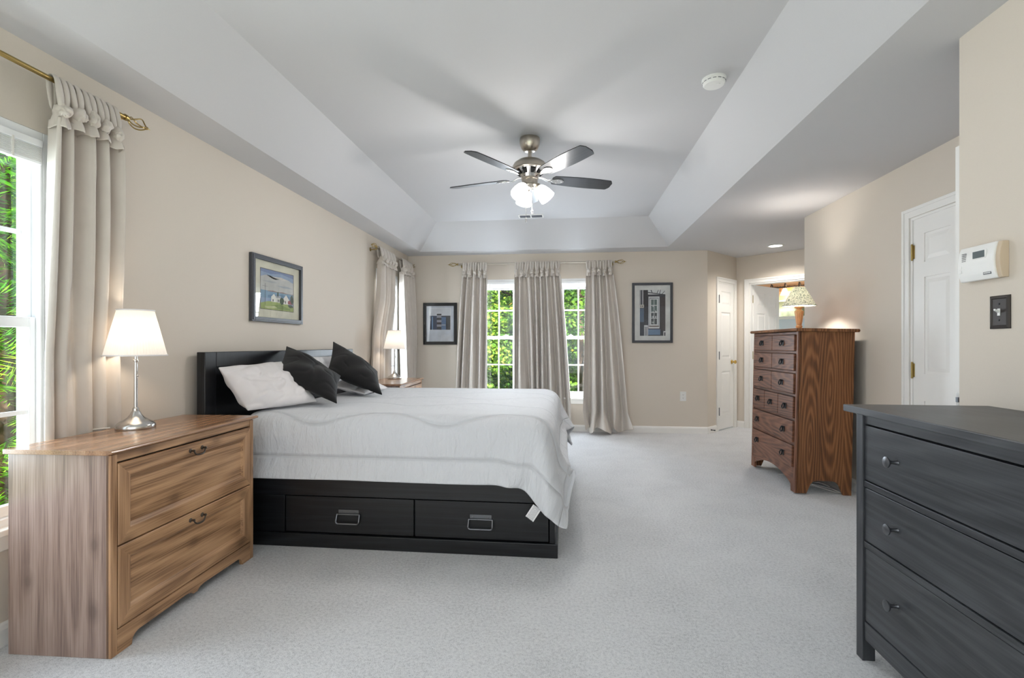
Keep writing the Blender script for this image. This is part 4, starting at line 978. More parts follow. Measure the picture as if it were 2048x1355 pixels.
# --- pillows and cushions: padded shells between four corner points
def pillow(name, corners, thick, mat, label, cat, seed, group=None, wr=.012, pinch=.07, ear=1.0, n=30, flap=0):
    rnd = random.Random(seed)
    c = [Vector(p) for p in corners]
    nm = (c[1] - c[0]).cross(c[3] - c[0]).normalized()
    ph = [(rnd.uniform(2, 7), rnd.uniform(2, 7), rnd.uniform(0, 6), rnd.uniform(.4, 1)) for _ in range(7)]
    mb = MB(); top = []; bot = []
    for i in range(n + 1):
        ra = []; rb = []
        for j in range(n + 1):
            u = -1 + 2 * i / n; v = -1 + 2 * j / n
            pu = u * (1 - pinch * (1 - v * v)); pv = v * (1 - pinch * (1 - u * u))
            s, t = (pu + 1) / 2, (pv + 1) / 2
            p = c[0] * (1 - s) * (1 - t) + c[1] * s * (1 - t) + c[2] * s * t + c[3] * (1 - s) * t
            k = max(0, (1 - abs(u) ** 2.6)) ** .62 * max(0, (1 - abs(v) ** 2.6)) ** .62
            w = sum(math.sin(a * u + b * v + d) * e for a, b, d, e in ph) / 5
            cr = 0
            for fq, am in ((2.2, 1.0), (4.6, .5)):
                nn = noise.noise(Vector((u * fq * .45 + v * fq * .3 + seed, v * fq * .35 - u * .5, seed * .37)))
                cr += am * (1 - min(1, abs(nn) * 5)) ** 2
            edge = .004
            ra.append(p + nm * (thick * k + wr * (w - .55 * cr) * (.15 + k) * (1 if k > .02 else .3) + edge))
            rb.append(p - nm * (thick * .8 * k + wr * (w - .9 * cr) * (.15 + k) * (1 if k > .02 else .3) + edge))
        top.append(ra); bot.append(rb)
    T = mb.grid(top); B = mb.grid([r[::-1] for r in bot])
    B = [r[::-1] for r in B]
    for i in range(n):
        mb._f([T[i][0], B[i][0], B[i + 1][0], T[i + 1][0]]); mb._f([T[i][n], T[i + 1][n], B[i + 1][n], B[i][n]])
        mb._f([T[0][i], T[0][i + 1], B[0][i + 1], B[0][i]]); mb._f([T[n][i], B[n][i], B[n][i + 1], T[n][i + 1]])
    o = mb.build(name, M[mat], None, smooth=True, sharp=80)
    s = o.modifiers.new('smooth', 'SUBSURF'); s.levels = 1; s.render_levels = 1
    return tag(o, label, cat, group)


g = 'white bed pillows'
pillow('pillow', [(-2.10, 2.95, 1.00), (-2.10, 3.50, 1.03), (-1.93, 3.50, .80), (-1.93, 2.92, .80)], .045, 'pillow_w', 'white pillow upright on the headboard behind the rumpled near pillow', 'pillow', 3, g, .02, n=44)
pillow('pillow', [(-2.085, 2.755, 1.05), (-2.05, 3.36, 1.065), (-1.66, 3.14, .805), (-1.90, 2.765, .790)], .115, 'pillow_w', 'rumpled white pillow leaning on the near end of the black headboard', 'pillow', 8, g, .024, .03, n=44)
pillow('pillow', [(-2.10, 3.74, 1.09), (-2.10, 4.42, 1.09), (-1.95, 4.42, .81), (-1.95, 3.74, .81)], .045, 'pillow_w', 'white pillow against the headboard between the two black cushions', 'pillow', 12, g, .02, n=44)
pillow('pillow', [(-1.90, 3.74, .86), (-1.90, 4.38, .90), (-1.60, 4.30, .795), (-1.58, 3.74, .795)], .045, 'pillow_w', 'white pillow lying low under the far black cushion', 'pillow', 15, g, .02, n=44)
g = 'black throw cushions'
pillow('throw_cushion', [(-2.125, 3.55, 1.175), (-1.935, 3.10, .985), (-1.49, 3.08, .80), (-1.65, 3.47, .955)], .075, 'cushion', 'black throw cushion propped on the near white pillows', 'cushion', 21, g, .018, .06, n=44)
pillow('throw_cushion', [(-2.05, 4.16, 1.215), (-1.89, 3.72, .955), (-1.42, 3.70, .795), (-1.62, 4.11, .95)], .075, 'cushion', 'black throw cushion propped on the far white pillows', 'cushion', 33, g, .018, .06, n=44)

# ------------------------------------------------------------------ lamps
M['shade'] = shade_mat('pleated_white_shade', srgb(240, 236, 230), .26, (1.0, .93, .85, 1))


def table_lamp(label):
    t = thing('table_lamp', label, 'lamp', group='silver bedside lamps with white pleated shades')
    mb = MB()
    mb.lathe([(.078, 0), (.079, .004), (.079, .016), (.075, .022), (.067, .030), (.050, .040), (.034, .052), (.023, .066), (.018, .078), (.013, .084), (.013, .094), (.0085, .100)], n=48)
    mb.build('base', M['chrome'], t, smooth=True)
    mb = MB(); mb.lathe([(.0075, .098), (.0075, .315), (.011, .318), (.011, .324), (.0075, .327), (.0075, .350), (.016, .354), (.016, .40), (.006, .41)], n=20)
    mb.build('stem', M['chrome'], t, smooth=True)
    mb = MB(); mb.tube([(.008, -.004, .262), (.016, -.007, .264), (.016, -.007, .255)], .0022, 8); mb.ball((.017, -.007, .250), .005, 10, 8); mb.build('switch', M['chrome'], t, smooth=True)
    pl = 62
    mod = lambda a: 1 + .010 * math.sin(a * pl)
    mb = MB(); z0, z1 = .345, .562
    mb.lathe([(.123, z0), (.098, z0 + .108), (.072, z1)], n=pl * 4, mod=mod)
    sh = mb.build('lamp_shade', M['shade'], t, smooth=True, sharp=80)
    s = sh.modifiers.new('s', 'SOLIDIFY'); s.thickness = .0015
    for r, z in ((.1245, z0 + .002), (.0735, z1 - .002)):
        mb = MB(); mb.tube([(r * math.cos(2 * PI * k / 64), r * math.sin(2 * PI * k / 64), z) for k in range(64)], .0035, 6, closed=True)
        mb.build('shade_trim', M['sheet'], sh, smooth=True)
    mb = MB()
    for k in range(3):
        a = 2 * PI * k / 3; mb.tube([(.012 * math.cos(a), .012 * math.sin(a), .50), (.071 * math.cos(a), .071 * math.sin(a), .56)], .0016, 6)
    mb.build('spider_ring', M['chrome'], t)
    return t


TL1 = table_lamp('silver table lamp with pleated white shade on the near pine chest')
TL1.location = (-2.035, 2.130, .7905)
TL2 = copy_tree(TL1)
TL2['label'] = 'silver table lamp with pleated white shade in the far corner by the curtains'
TL2.location = (-1.965, 5.50, .7905)
for nm, lx in (('bedside_bulb', TL1), ('corner_bulb', TL2)):
    x, y, z = lx.location
    light(nm, 'POINT', (x, y, z + .45), 2.6, (1.0, .84, .66), radius=.035)
mb = MB(); mb.tube([(-2.14, 2.10, .795), (-2.165, 2.05, .796), (-2.19, 1.98, .796), (-2.20, 1.93, .78)], .003, 8)
tag(mb.build('lamp_cord', M['cord'], None, smooth=True), 'white cord running from the near silver lamp across the pine chest', 'cord')


def patterned_shade():
    t = NT('vine_print_shade')
    v = t.coords()
    n = t.noise(v, 62, 1.5, .5, 2.2)
    ln = t.math('ABSOLUTE', t.math('SUBTRACT', n, .5))
    f = t.ramp(ln, [(.018, (1, 1, 1, 1)), (.045, (0, 0, 0, 1))])
    n2 = t.noise(v, 95, 1, .5, .5)
    leaf = t.ramp(n2, [(.60, (0, 0, 0, 1)), (.64, (1, 1, 1, 1))])
    m = t.math('MAXIMUM', f, leaf)
    col = t.mix(m, srgb(240, 236, 218), srgb(86, 98, 84))
    df = t.node('ShaderNodeBsdfDiffuse'); tl = t.node('ShaderNodeBsdfTranslucent'); mx = t.node('ShaderNodeMixShader'); ad = t.node('ShaderNodeAddShader'); em = t.node('ShaderNodeEmission')
    t.link(col, df.inputs[0]); t.link(col, tl.inputs[0]); t.link(col, em.inputs[0]); em.inputs[1].default_value = .28; mx.inputs[0].default_value = .4
    t.link(df.outputs[0], mx.inputs[1]); t.link(tl.outputs[0], mx.inputs[2]); t.link(mx.outputs[0], ad.inputs[0]); t.link(em.outputs[0], ad.inputs[1]); t.link(ad.outputs[0], t.out.inputs[0])
    return t.m


t = thing('table_lamp', 'small turned wood lamp with vine patterned shade on the tall oak chest', 'lamp', (2.035, 4.53, 1.3105))
mb = MB(); mb.lathe([(.044, 0), (.044, .008), (.036, .014), (.026, .018), (.022, .026), (.027, .033), (.027, .036), (.022, .042), (.020, .048), (.025, .075), (.033, .140), (.037, .160), (.036, .168), (.026, .176), (.020, .184), (.020, .188), (.037, .200), (.037, .208), (.014, .212)], n=12)
mb.build('base', M['turned'], t, smooth=True, sharp=20)
mb = MB(); mb.lathe([(.010, .21), (.010, .245), (.015, .25), (.015, .29), (.006, .30)], n=16); mb.build('socket', M['cord'], t, smooth=True)
mb = MB(); mb.lathe([(.132, .214), (.088, .296), (.044, .378)], n=64); sh = mb.build('lamp_shade', patterned_shade(), t, smooth=True, sharp=80)
bm = bmesh.new(); bm.from_mesh(sh.data); bmesh.ops.delete(bm, geom=[f for f in bm.faces if len(f.verts) > 4], context='FACES_ONLY'); bm.to_mesh(sh.data); bm.free()
s = sh.modifiers.new('s', 'SOLIDIFY'); s.thickness = .0015
mb = MB(); mb.tube([(.1325 * math.cos(2 * PI * k / 64), .1325 * math.sin(2 * PI * k / 64), .215) for k in range(64)], .0025, 6, closed=True); mb.build('shade_trim', plain('sage_trim', srgb(92, 104, 92), .7), sh, smooth=True)
light('oak_chest_bulb', 'POINT', (2.035, 4.53, 1.3105 + .30), 20, (1.0, .93, .84), radius=.03)

# remove the closing discs of the two pleated shades (open top and bottom) -- lathe with mod leaves them open already
mb = MB(); pts = []
for k in range(40):
    u = k / 39; pts.append((1.93 + .18 * u + .03 * math.sin(9 * u), 4.70 - .52 * u, .004 + .012 * max(0, math.sin(7 * u)) + .004))
mb.tube(pts, .0035, 6)
pts = [(2.12 + .06 * math.cos(a * .5), 4.32 + .16 * math.sin(a * .4), .010 + .003 * math.sin(a)) for a in range(22)]
mb.tube(pts, .0035, 6)
tag(mb.build('power_cord', M['cord'], None, smooth=True), 'white cord lying on the carpet beneath the tall oak chest', 'cord')


# ------------------------------------------------------------------ framed pictures
ACOL = {}


def acol(c):
    if c not in ACOL: ACOL[c] = plain('ink_%02x%02x%02x' % c, srgb(*c), .7, var=.12, bump=0)
    return ACOL[c]


def picture(label, loc, rz, w, h, fw, frame_mat, mat_rect, mat_col, art, depth=.022, liner=None):
    """local x across, y away from the viewer, z up, origin at the frame centre on the wall"""
    t = thing('framed_picture', label, 'picture', loc, (0, 0, rz))
    a, b = w / 2, h / 2
    mb = MB()
    for x0, x1, z0, z1 in ((-a, -a + fw, -b, b), (a - fw, a, -b, b), (-a + fw, a - fw, -b, -b + fw), (-a + fw, a - fw, b - fw, b)):
        mb.box(x0, x1, -depth, 0, z0, z1)
    k = fw * .3
    for x0, x1, z0, z1 in ((-a + k, -a + fw, -b + k, b - k), (a - fw, a - k, -b + k, b - k), (-a + fw, a - fw, -b + k, -b + fw), (-a + fw, a - fw, b - fw, b - k)):
        mb.box(x0, x1, -depth - .004, -depth, z0, z1)
    mb.build('frame', M[frame_mat], t, bev=.002)
    i0, i1 = a - fw + .004, b - fw + .004
    mb = MB(); mb.box(-i0, i0, -.007, -.003, -i1, i1); mb.build('mat_board', acol(mat_col), t)
    mx0, mx1, mz0, mz1 = mat_rect
    mats = []; mb = MB()
    for n, (col, pts) in enumerate(art):
        m = acol(col)
        if m not in mats: mats.append(m)
        mb.mi = mats.index(m)
        y = -.0072 - .00006 * n
        vs = [mb.bm.verts.new((mx0 + (mx1 - mx0) * u, y, mz0 + (mz1 - mz0) * v)) for u, v in pts]
        mb._f(vs)
    bmesh.ops.triangulate(mb.bm, faces=mb.bm.faces[:])
    mb.build('artwork', mats, t, normals=False)
    if liner:
        mb = MB(); e = .004
        for x0, x1, z0, z1 in ((mx0 - e, mx0, mz0 - e, mz1 + e), (mx1, mx1 + e, mz0 - e, mz1 + e), (mx0, mx1, mz0 - e, mz0), (mx0, mx1, mz1, mz1 + e)): mb.box(x0, x1, -.0085, -.007, z0, z1)
        mb.build('mat_bevel', acol(liner), t)
    mb = MB(); mb.box(-i0, i0, -.0145, -.013, -i1, i1); mb.build('glass', M['pic_glass'], t)
    return t


def rect(x0, y0, x1, y1): return [(x0, y0), (x1, y0), (x1, y1), (x0, y1)]


def blob(cx, cy, rx, ry, seed, n=14, j=.35):
    r = random.Random(seed)
    return [(cx + rx * math.cos(2 * PI * k / n) * (1 - j * r.random()), cy + ry * math.sin(2 * PI * k / n) * (1 - j * r.random())) for k in range(n)]


# watercolour of cottages under a cloudy sky
art = [((150, 170, 198), rect(0, 0, 1, 1)), ((198, 200, 196), [(0, .35), (1, .35), (1, .78), (.75, .84), (.4, .78), (.15, .86), (0, .8)]), ((120, 140, 178), [(0, .93), (.3, .9), (.6, .96), (1, .9), (1, 1), (0, 1)]),
       ((176, 182, 186), [(.05, .70), (.3, .73), (.5, .71), (.3, .68)]), ((214, 212, 204), [(.3, .84), (.6, .87), (.9, .82), (.6, .80)]), ((168, 178, 186), [(.45, .63), (.8, .66), (1, .62), (.7, .6)]), ((128, 164, 190), rect(0, .28, 1, .47)), ((104, 140, 172), [(.2, .36), (.6, .42), (1, .38), (1, .3), (.2, .3)]),
       ((150, 128, 122), [(.2, .47), (.35, .49), (.5, .47), (.65, .49), (.85, .46), (1, .475), (1, .455), (.2, .455)]), ((160, 178, 104), [(0, 0), (1, 0), (1, .12), (.75, .2), (.5, .23), (.2, .2), (0, .14)]), ((128, 152, 82), [(.3, .1), (.55, .16), (.9, .06), (.9, .02), (.3, .04)]), ((196, 202, 150), [(.1, .06), (.4, .1), (.5, .05), (.2, .02)]),
       ((232, 232, 224), [(.30, .2), (.45, .2), (.45, .33), (.385, .41), (.30, .33)]), ((222, 222, 214), rect(.45, .2, .6, .32)), ((168, 172, 180), [(.43, .32), (.62, .32), (.58, .38), (.46, .38)]), ((236, 234, 226), [(.66, .18), (.86, .18), (.86, .31), (.76, .43), (.66, .31)]),
       ((150, 74, 84), [(.82, .19), (.98, .19), (.98, .27), (.9, .31), (.82, .27)]), ((70, 84, 88), rect(.34, .21, .37, .27)), ((80, 88, 92), rect(.50, .22, .53, .28)), ((84, 92, 96), rect(.72, .2, .75, .27)), ((64, 88, 66), blob(.62, .25, .09, .11, 3)), ((54, 76, 62), blob(.95, .33, .06, .14, 5)), ((60, 84, 70), blob(.5, .41, .025, .08, 9)), ((70, 92, 66), blob(.9, .14, .1, .05, 11)), ((60, 62, 66), rect(.12, .1, .128, .64)), ((60, 62, 66), rect(.05, .57, .2, .575))]
picture('watercolour of white cottages in a grey frame above the headboard', (LX + .001, 3.57, 1.598), PI / 2, .672, .486, .034, 'grey_frame', (-.216, .216, -.145, .150), (222, 220, 200), art, .024, (96, 92, 84))
# dark seascape print
art = [((206, 210, 218), rect(0, 0, 1, 1)), ((52, 66, 92), rect(0, 0, 1, .66)), ((38, 48, 70), rect(.55, 0, 1, .66)), ((84, 112, 150), rect(.56, 0, .78, .6)), ((58, 62, 70), rect(.8, 0, 1, .66)), ((24, 26, 36), rect(.34, .68, .56, .75))]
for k in range(6): art.append(((34, 36, 46) if k % 2 == 0 else (150, 152, 166), rect(.34, .04 + k * .105, .56, .04 + (k + 1) * .105)))
art += [((130, 160, 196), rect(.10, 0, .15, .62)), ((160, 170, 186), rect(.57, .2, .76, .25))]
picture('small black framed print with wide mat between corner curtain and back window', (-1.748, BY - .001, 1.478), 0, .484, .588, .044, 'black_frame', (-.148, .148, -.085, .215), (196, 203, 214), art, .02, (244, 244, 246))
# pen drawing of a sash window
dk, wh = (54, 60, 72), (218, 222, 224)
art = [(dk, rect(0, 0, 1, 1)), ((40, 42, 52), rect(.12, .35, .34, 1)), ((88, 108, 132), rect(0, .3, .16, .6)), ((110, 136, 168), rect(.32, .02, .8, .14)), ((64, 58, 64), rect(.8, .1, 1, .84)), (wh, [(.32, .90), (1, .90), (1, 1), (.32, 1)]), (dk, [(.32, .955), (.62, .93), (1, .90), (1, .885), (.62, .91), (.32, .935)]), (dk, [(.42, .99), (.46, 1), (.5, .93), (.48, .93)]), (dk, [(.66, .93), (.72, 1), (.74, 1), (.69, .93)]), (dk, [(.76, .92), (.8, 1), (.82, 1), (.79, .92)]), (dk, [(.86, .91), (.97, .98), (.98, .97), (.88, .905)]),
       (wh, rect(.34, .16, .77, .855)), ((150, 158, 166), rect(.37, .22, .74, .83)), (wh, rect(.40, .22, .71, .81)), ((92, 112, 112), rect(.44, .53, .67, .79)), ((70, 76, 82), rect(.44, .25, .67, .50)), (wh, rect(.545, .25, .565, .79)), (wh, rect(.44, .655, .67, .67)), (wh, rect(.44, .375, .67, .388)), ((120, 112, 108), rect(.36, .19, .75, .22)), (wh, rect(.02, .68, .04, 1)), (wh, rect(.10, .68, .13, 1)), ((206, 204, 196), rect(0, .61, .16, .68)), (dk, rect(.03, .63, .05, .66)), (dk, rect(.09, .63, .12, .66)),
       (wh, rect(.17, 0, .32, .23)), (dk, rect(.20, 0, .23, .20)), (dk, rect(.26, 0, .29, .20)), (wh, rect(.92, 0, 1, .1)), (dk, rect(.95, 0, 1, .075))]
for k in range(10): art.append(((196, 200, 204) if k % 2 else (120, 132, 134), blob(.47 + .05 * (k % 4), .29 + .12 * (k // 3), .03, .03, k + 40, 7)))
picture('tall framed drawing of a white sash window on the back wall above the outlet', (1.166, BY - .001, 1.612), 0, .532, .806, .032, 'grey_frame', (-.163, .172, -.308, .308), (226, 228, 226), art, .026)


# ------------------------------------------------------------------ curtains and rods
def frame_pt(origin, rz):
    Rm = Matrix.Rotation(rz, 4, 'Z'); O = Vector(origin)
    return lambda s, n, z: O + Rm @ Vector((s, -n, z))     # s along the wall, n out from the wall into the room


def curtain(label, origin, rz, top, bot, ztop, zbot, nf, seed, ntab, group, amp=.040, puddle=0, base=.085, lean=0, squeeze=None):
    rnd = random.Random(seed)
    cx = (top[0] + top[1]) / 2
    t = thing('curtain', label, 'curtain', frame_pt(origin, rz)(cx, 0, zbot), (0, 0, rz), group)
    zo = zbot
    L = lambda s, n, z: Vector((s - cx, -n, z - zo))
    nu, nv = int(max(90, nf * 18)), 46
    d = [(rnd.uniform(.5, 2.5), rnd.uniform(0, 6), rnd.uniform(.012, .035)) for _ in range(4)]
    wob = [(rnd.uniform(2, 6), rnd.uniform(0, 6)) for _ in range(4)]
    am = [rnd.uniform(.65, 1.25) for _ in range(nf + 2)]
    zp = ztop - .155
    P = []
    for j in range(nv + 1):
        v = j / nv; z = zp + (zbot - zp) * v
        row = []
        for i in range(nu + 1):
            u = i / nu
            uu = u + sum(a * math.sin(2 * PI * f * u + p + v * 1.1) for f, p, a in d) * (.4 + .6 * v)
            c = math.cos(2 * PI * nf * uu)
            c = math.copysign(abs(c) ** .8, c) + .22 * math.sin(4 * PI * nf * uu + 1.7 + 2 * v)
            k = am[int(max(0, min(nf, uu * nf)))]
            gather = .55 + .45 * min(1, v * 2.4)
            A = amp * k * gather * (1 + .12 * math.sin(wob[0][0] * v + wob[0][1]))
            s_top = top[0] + (top[1] - top[0]) * u; s_bot = bot[0] + (bot[1] - bot[0]) * u
            sp = v ** .8
            s = s_top + (s_bot - s_top) * sp + .010 * math.sin(2 * PI * nf * uu + 1.2) * gather
            n = base + A * c + .010 * math.sin(wob[1][0] * v + wob[1][1] + u * 3) + lean * v
            zz = z
            if puddle and v > .87:
                q2 = (v - .87) / .13
                n += puddle * q2 ** 1.5 * (.6 + .5 * math.sin(u * 9 + seed)); s += .05 * q2 * math.sin(u * 6.3 * 2 + 1)
                zz = max(.012, z + .035 * q2 * (1 + math.sin(u * 20)))
            if squeeze: n = .026 + (n - .026) * squeeze(u, zz)
            row.append(L(s, max(.026, n), zz))
        P.append(row)
    mb = MB(); mb.grid(P)
    pn = mb.build('panel', M['mulberry'], t, smooth=True, normals=False, sharp=180)
    so = pn.modifiers.new('thick', 'SOLIDIFY'); so.thickness = .004; so.offset = 0
    su = pn.modifiers.new('smooth', 'SUBSURF'); su.levels = 0; su.render_levels = 1
    # gathered, knotted tabs carrying the panel on the rod
    def lump(m, c, r, sd, am=.35):
        res = bmesh.ops.create_uvsphere(m.bm, u_segments=22, v_segments=14, radius=1)
        for v in res['verts']:
            p = v.co.copy(); nn = noise.noise(Vector((p.x * 1.1 + sd, p.y * 1.6, p.z * 3.2 - sd)))
            cr = (1 - min(1, abs(noise.noise(Vector((p.x * .9 - sd, p.y, p.z * 2.6 + p.x * 1.6 + sd)))) * 4)) ** 2
            k = 1 + am * nn - .28 * cr
            v.co = Vector(c) + Vector((p.x * r[0], p.y * r[1], p.z * r[2])) * k
    for k in range(ntab):
        s0 = top[0] + (top[1] - top[0]) * (k + .5) / ntab; wd = (top[1] - top[0]) / ntab
        m = MB(); kz = ztop - .118 + rnd.uniform(-.010, .010)
        for q2 in (-1, 1):
            w3 = wd * rnd.uniform(.205, .25)
            sa = s0 + q2 * wd * rnd.uniform(.20, .27)
            pts = [(s0 + q2 * wd * .06, base + .030, kz), (sa - q2 * wd * .05, base + .034, kz + .03), (sa, base + .031, ztop - .05), (sa, base + .024, ztop - .008), (sa, base + .012, ztop + .018), (sa, base - .003, ztop + .023), (sa, base - .016, ztop + .014), (sa, base - .020, ztop - .02), (s0 + q2 * wd * .1, base - .014, kz)]
            m.tube([L(*p) for p in pts], [(w3 * .45, .010), (w3 * .85, .014), (w3 * 1.05, .012), (w3 * .95, .008), (w3 * .85, .006), (w3 * .85, .006), (w3 * .9, .006), (w3 * .9, .006), (w3 * .5, .006)], 10, up0=(0, 1, 0))
        tb = m.build('tab', M['mulberry'], t, smooth=True, sharp=80)
        sb = tb.modifiers.new('s', 'SUBSURF'); sb.levels = 0; sb.render_levels = 1
        # knot: creased wrap of cloth above a short flared cuff
        m = MB(); sd = rnd.uniform(0, 50)
        lump(m, L(s0 + rnd.uniform(-.06, .06) * wd, base + .030, kz), (wd * .36, .044, .036), sd)
        lump(m, L(s0 + rnd.choice((-1, 1)) * wd * .2, base + .052, kz - .008), (wd * .22, .020, .022), sd + 7, .5)
        z1, z2 = kz - .012, kz - .072 + rnd.uniform(-.008, .008); rings = []
        for (zz, rs, rn) in ((z1, .30, .026), ((z1 + z2) / 2, .37, .040), (z2, .43, .050), (z2 - .001, .40, .044)):
            rings.append([m.bm.verts.new(L(s0 + rs * wd * math.cos(a) * (1 + .06 * math.sin(5 * a + sd)), base + .016 + rn * math.sin(a) * (1 + .16 * math.sin(4 * a + sd * 2)), zz + .004 * math.sin(3 * a + sd))) for a in [2 * PI * i / 28 for i in range(28)]])
        for A, B in zip(rings[:-1], rings[1:]):
            for i in range(28): m._f([A[i], A[(i + 1) % 28], B[(i + 1) % 28], B[i]])
        kb = m.build('knot', M['mulberry'], tb, smooth=True, sharp=80)
        sb = kb.modifiers.new('s', 'SUBSURF'); sb.levels = 0; sb.render_levels = 1
    return t


def rod(label, origin, rz, s0, s1, z, brackets, base=.085, mat='nickel', fin=(True, True)):
    t = thing('curtain_rod', label, 'curtain rod', frame_pt(origin, rz)((s0 + s1) / 2, 0, z), (0, 0, rz))
    cx = (s0 + s1) / 2
    L = lambda s, n, zz: Vector((s - cx, -n, zz - z))
    sm = (s0 * .6 + s1 * .4)
    mb = MB(); mb.tube([L(s0, base, z), L(sm, base, z)], .0125, 16); mb.tube([L(sm - .02, base, z), L(s1, base, z)], .0105, 16)
    mb.build('pole', M[mat], t, smooth=True)
    for s, dr, on in ((s0, -1, fin[0]), (s1, 1, fin[1])):
        if not on: continue
        m = MB()
        m.tube([L(s, base, z), L(s + dr * .012, base, z)], .015, 14); m.ball(L(s + dr * .018, base, z), .012, 12, 8)
        for k in range(4):
            pts = []
            for i in range(13):
                u = i / 12; a = PI / 2 * k + u * 1.6; r = .003 + .026 * math.sin(PI * u) ** .9
                pts.append(L(s + dr * (.022 + .105 * u), base + r * math.cos(a), z + r * math.sin(a)))
            m.tube(pts, .0032, 6)
        m.ball(L(s + dr * .128, base, z), .0085, 10, 8); m.tube([L(s + dr * .128, base, z), L(s + dr * .150, base, z)], [.005, .0015], 8)
        m.build('finial', M['brass'], t, smooth=True)
    for s in brackets:
        m = MB(); m.tube([L(s, 0.002, z - .02), L(s, .03, z - .022), L(s, base - .01, z - .02), L(s, base, z - .013)], .006, 8); m.lathe([(.022, 0), (.022, .004), (.012, .008)], L(s, 0, z - .02), 16, M=Matrix.Rotation(PI / 2, 4, 'X'))
        m.build('bracket', M['brass'], t, smooth=True)
    return t


g = 'taupe silk knot-top curtains'
rod('brass curtain rod over the window beside the pine chest', (LX, 0, 0), PI / 2, .93, 2.165, 2.295, (1.02, 2.15), mat='brass')
rod('curtain rod over the corner window on the picture wall', (LX, 0, 0), PI / 2, 5.37, 6.64, 2.295, (5.40, 6.61))
rod('long silver curtain rod spanning both windows of the back wall', (0, BY, 0), 0, -1.47, .665, 2.295, (-1.43, -.38, .63))
curtain('floor-length silk curtain beside the near window, behind the pine chest', (LX, 0, 0), PI / 2, (1.815, 2.12), (1.83, 2.20), 2.295, .02, 4, 5, 5, g, .058, base=.085, squeeze=lambda u, z: 1 - min(1, max(0, (2.15 - z) / 1.0)) * (.62 + .14 * u))
curtain('silk curtain hanging nearer the headboard at the corner window, left of the lamp', (LX, 0, 0), PI / 2, (5.42, 5.93), (5.30, 5.87), 2.295, .02, 5, 9, 5, g, .055, squeeze=lambda u, z: 1 - .55 * min(1, max(0, (1.7 - z) / .4)))
curtain('silk curtain in the room corner, right of the lamp', (LX, 0, 0), PI / 2, (6.20, 6.62), (6.30, 6.70), 2.295, .02, 4, 13, 4, g, .055)
curtain('silk curtain on the back wall next to the small black framed print', (0, BY, 0), 0, (-1.41, -1.06), (-1.52, -1.07), 2.295, .02, 4, 17, 5, g, .058)
curtain('wide silk curtain hanging between the two back windows', (0, BY, 0), 0, (-.69, -.065), (-.70, .09), 2.295, .02, 7, 23, 9, g, .058)
curtain('silk curtain puddling on the carpet at the end of the back rod', (0, BY, 0), 0, (.275, .635), (.22, .84), 2.295, .015, 4, 29, 5, g, .060, puddle=.15, lean=.03)


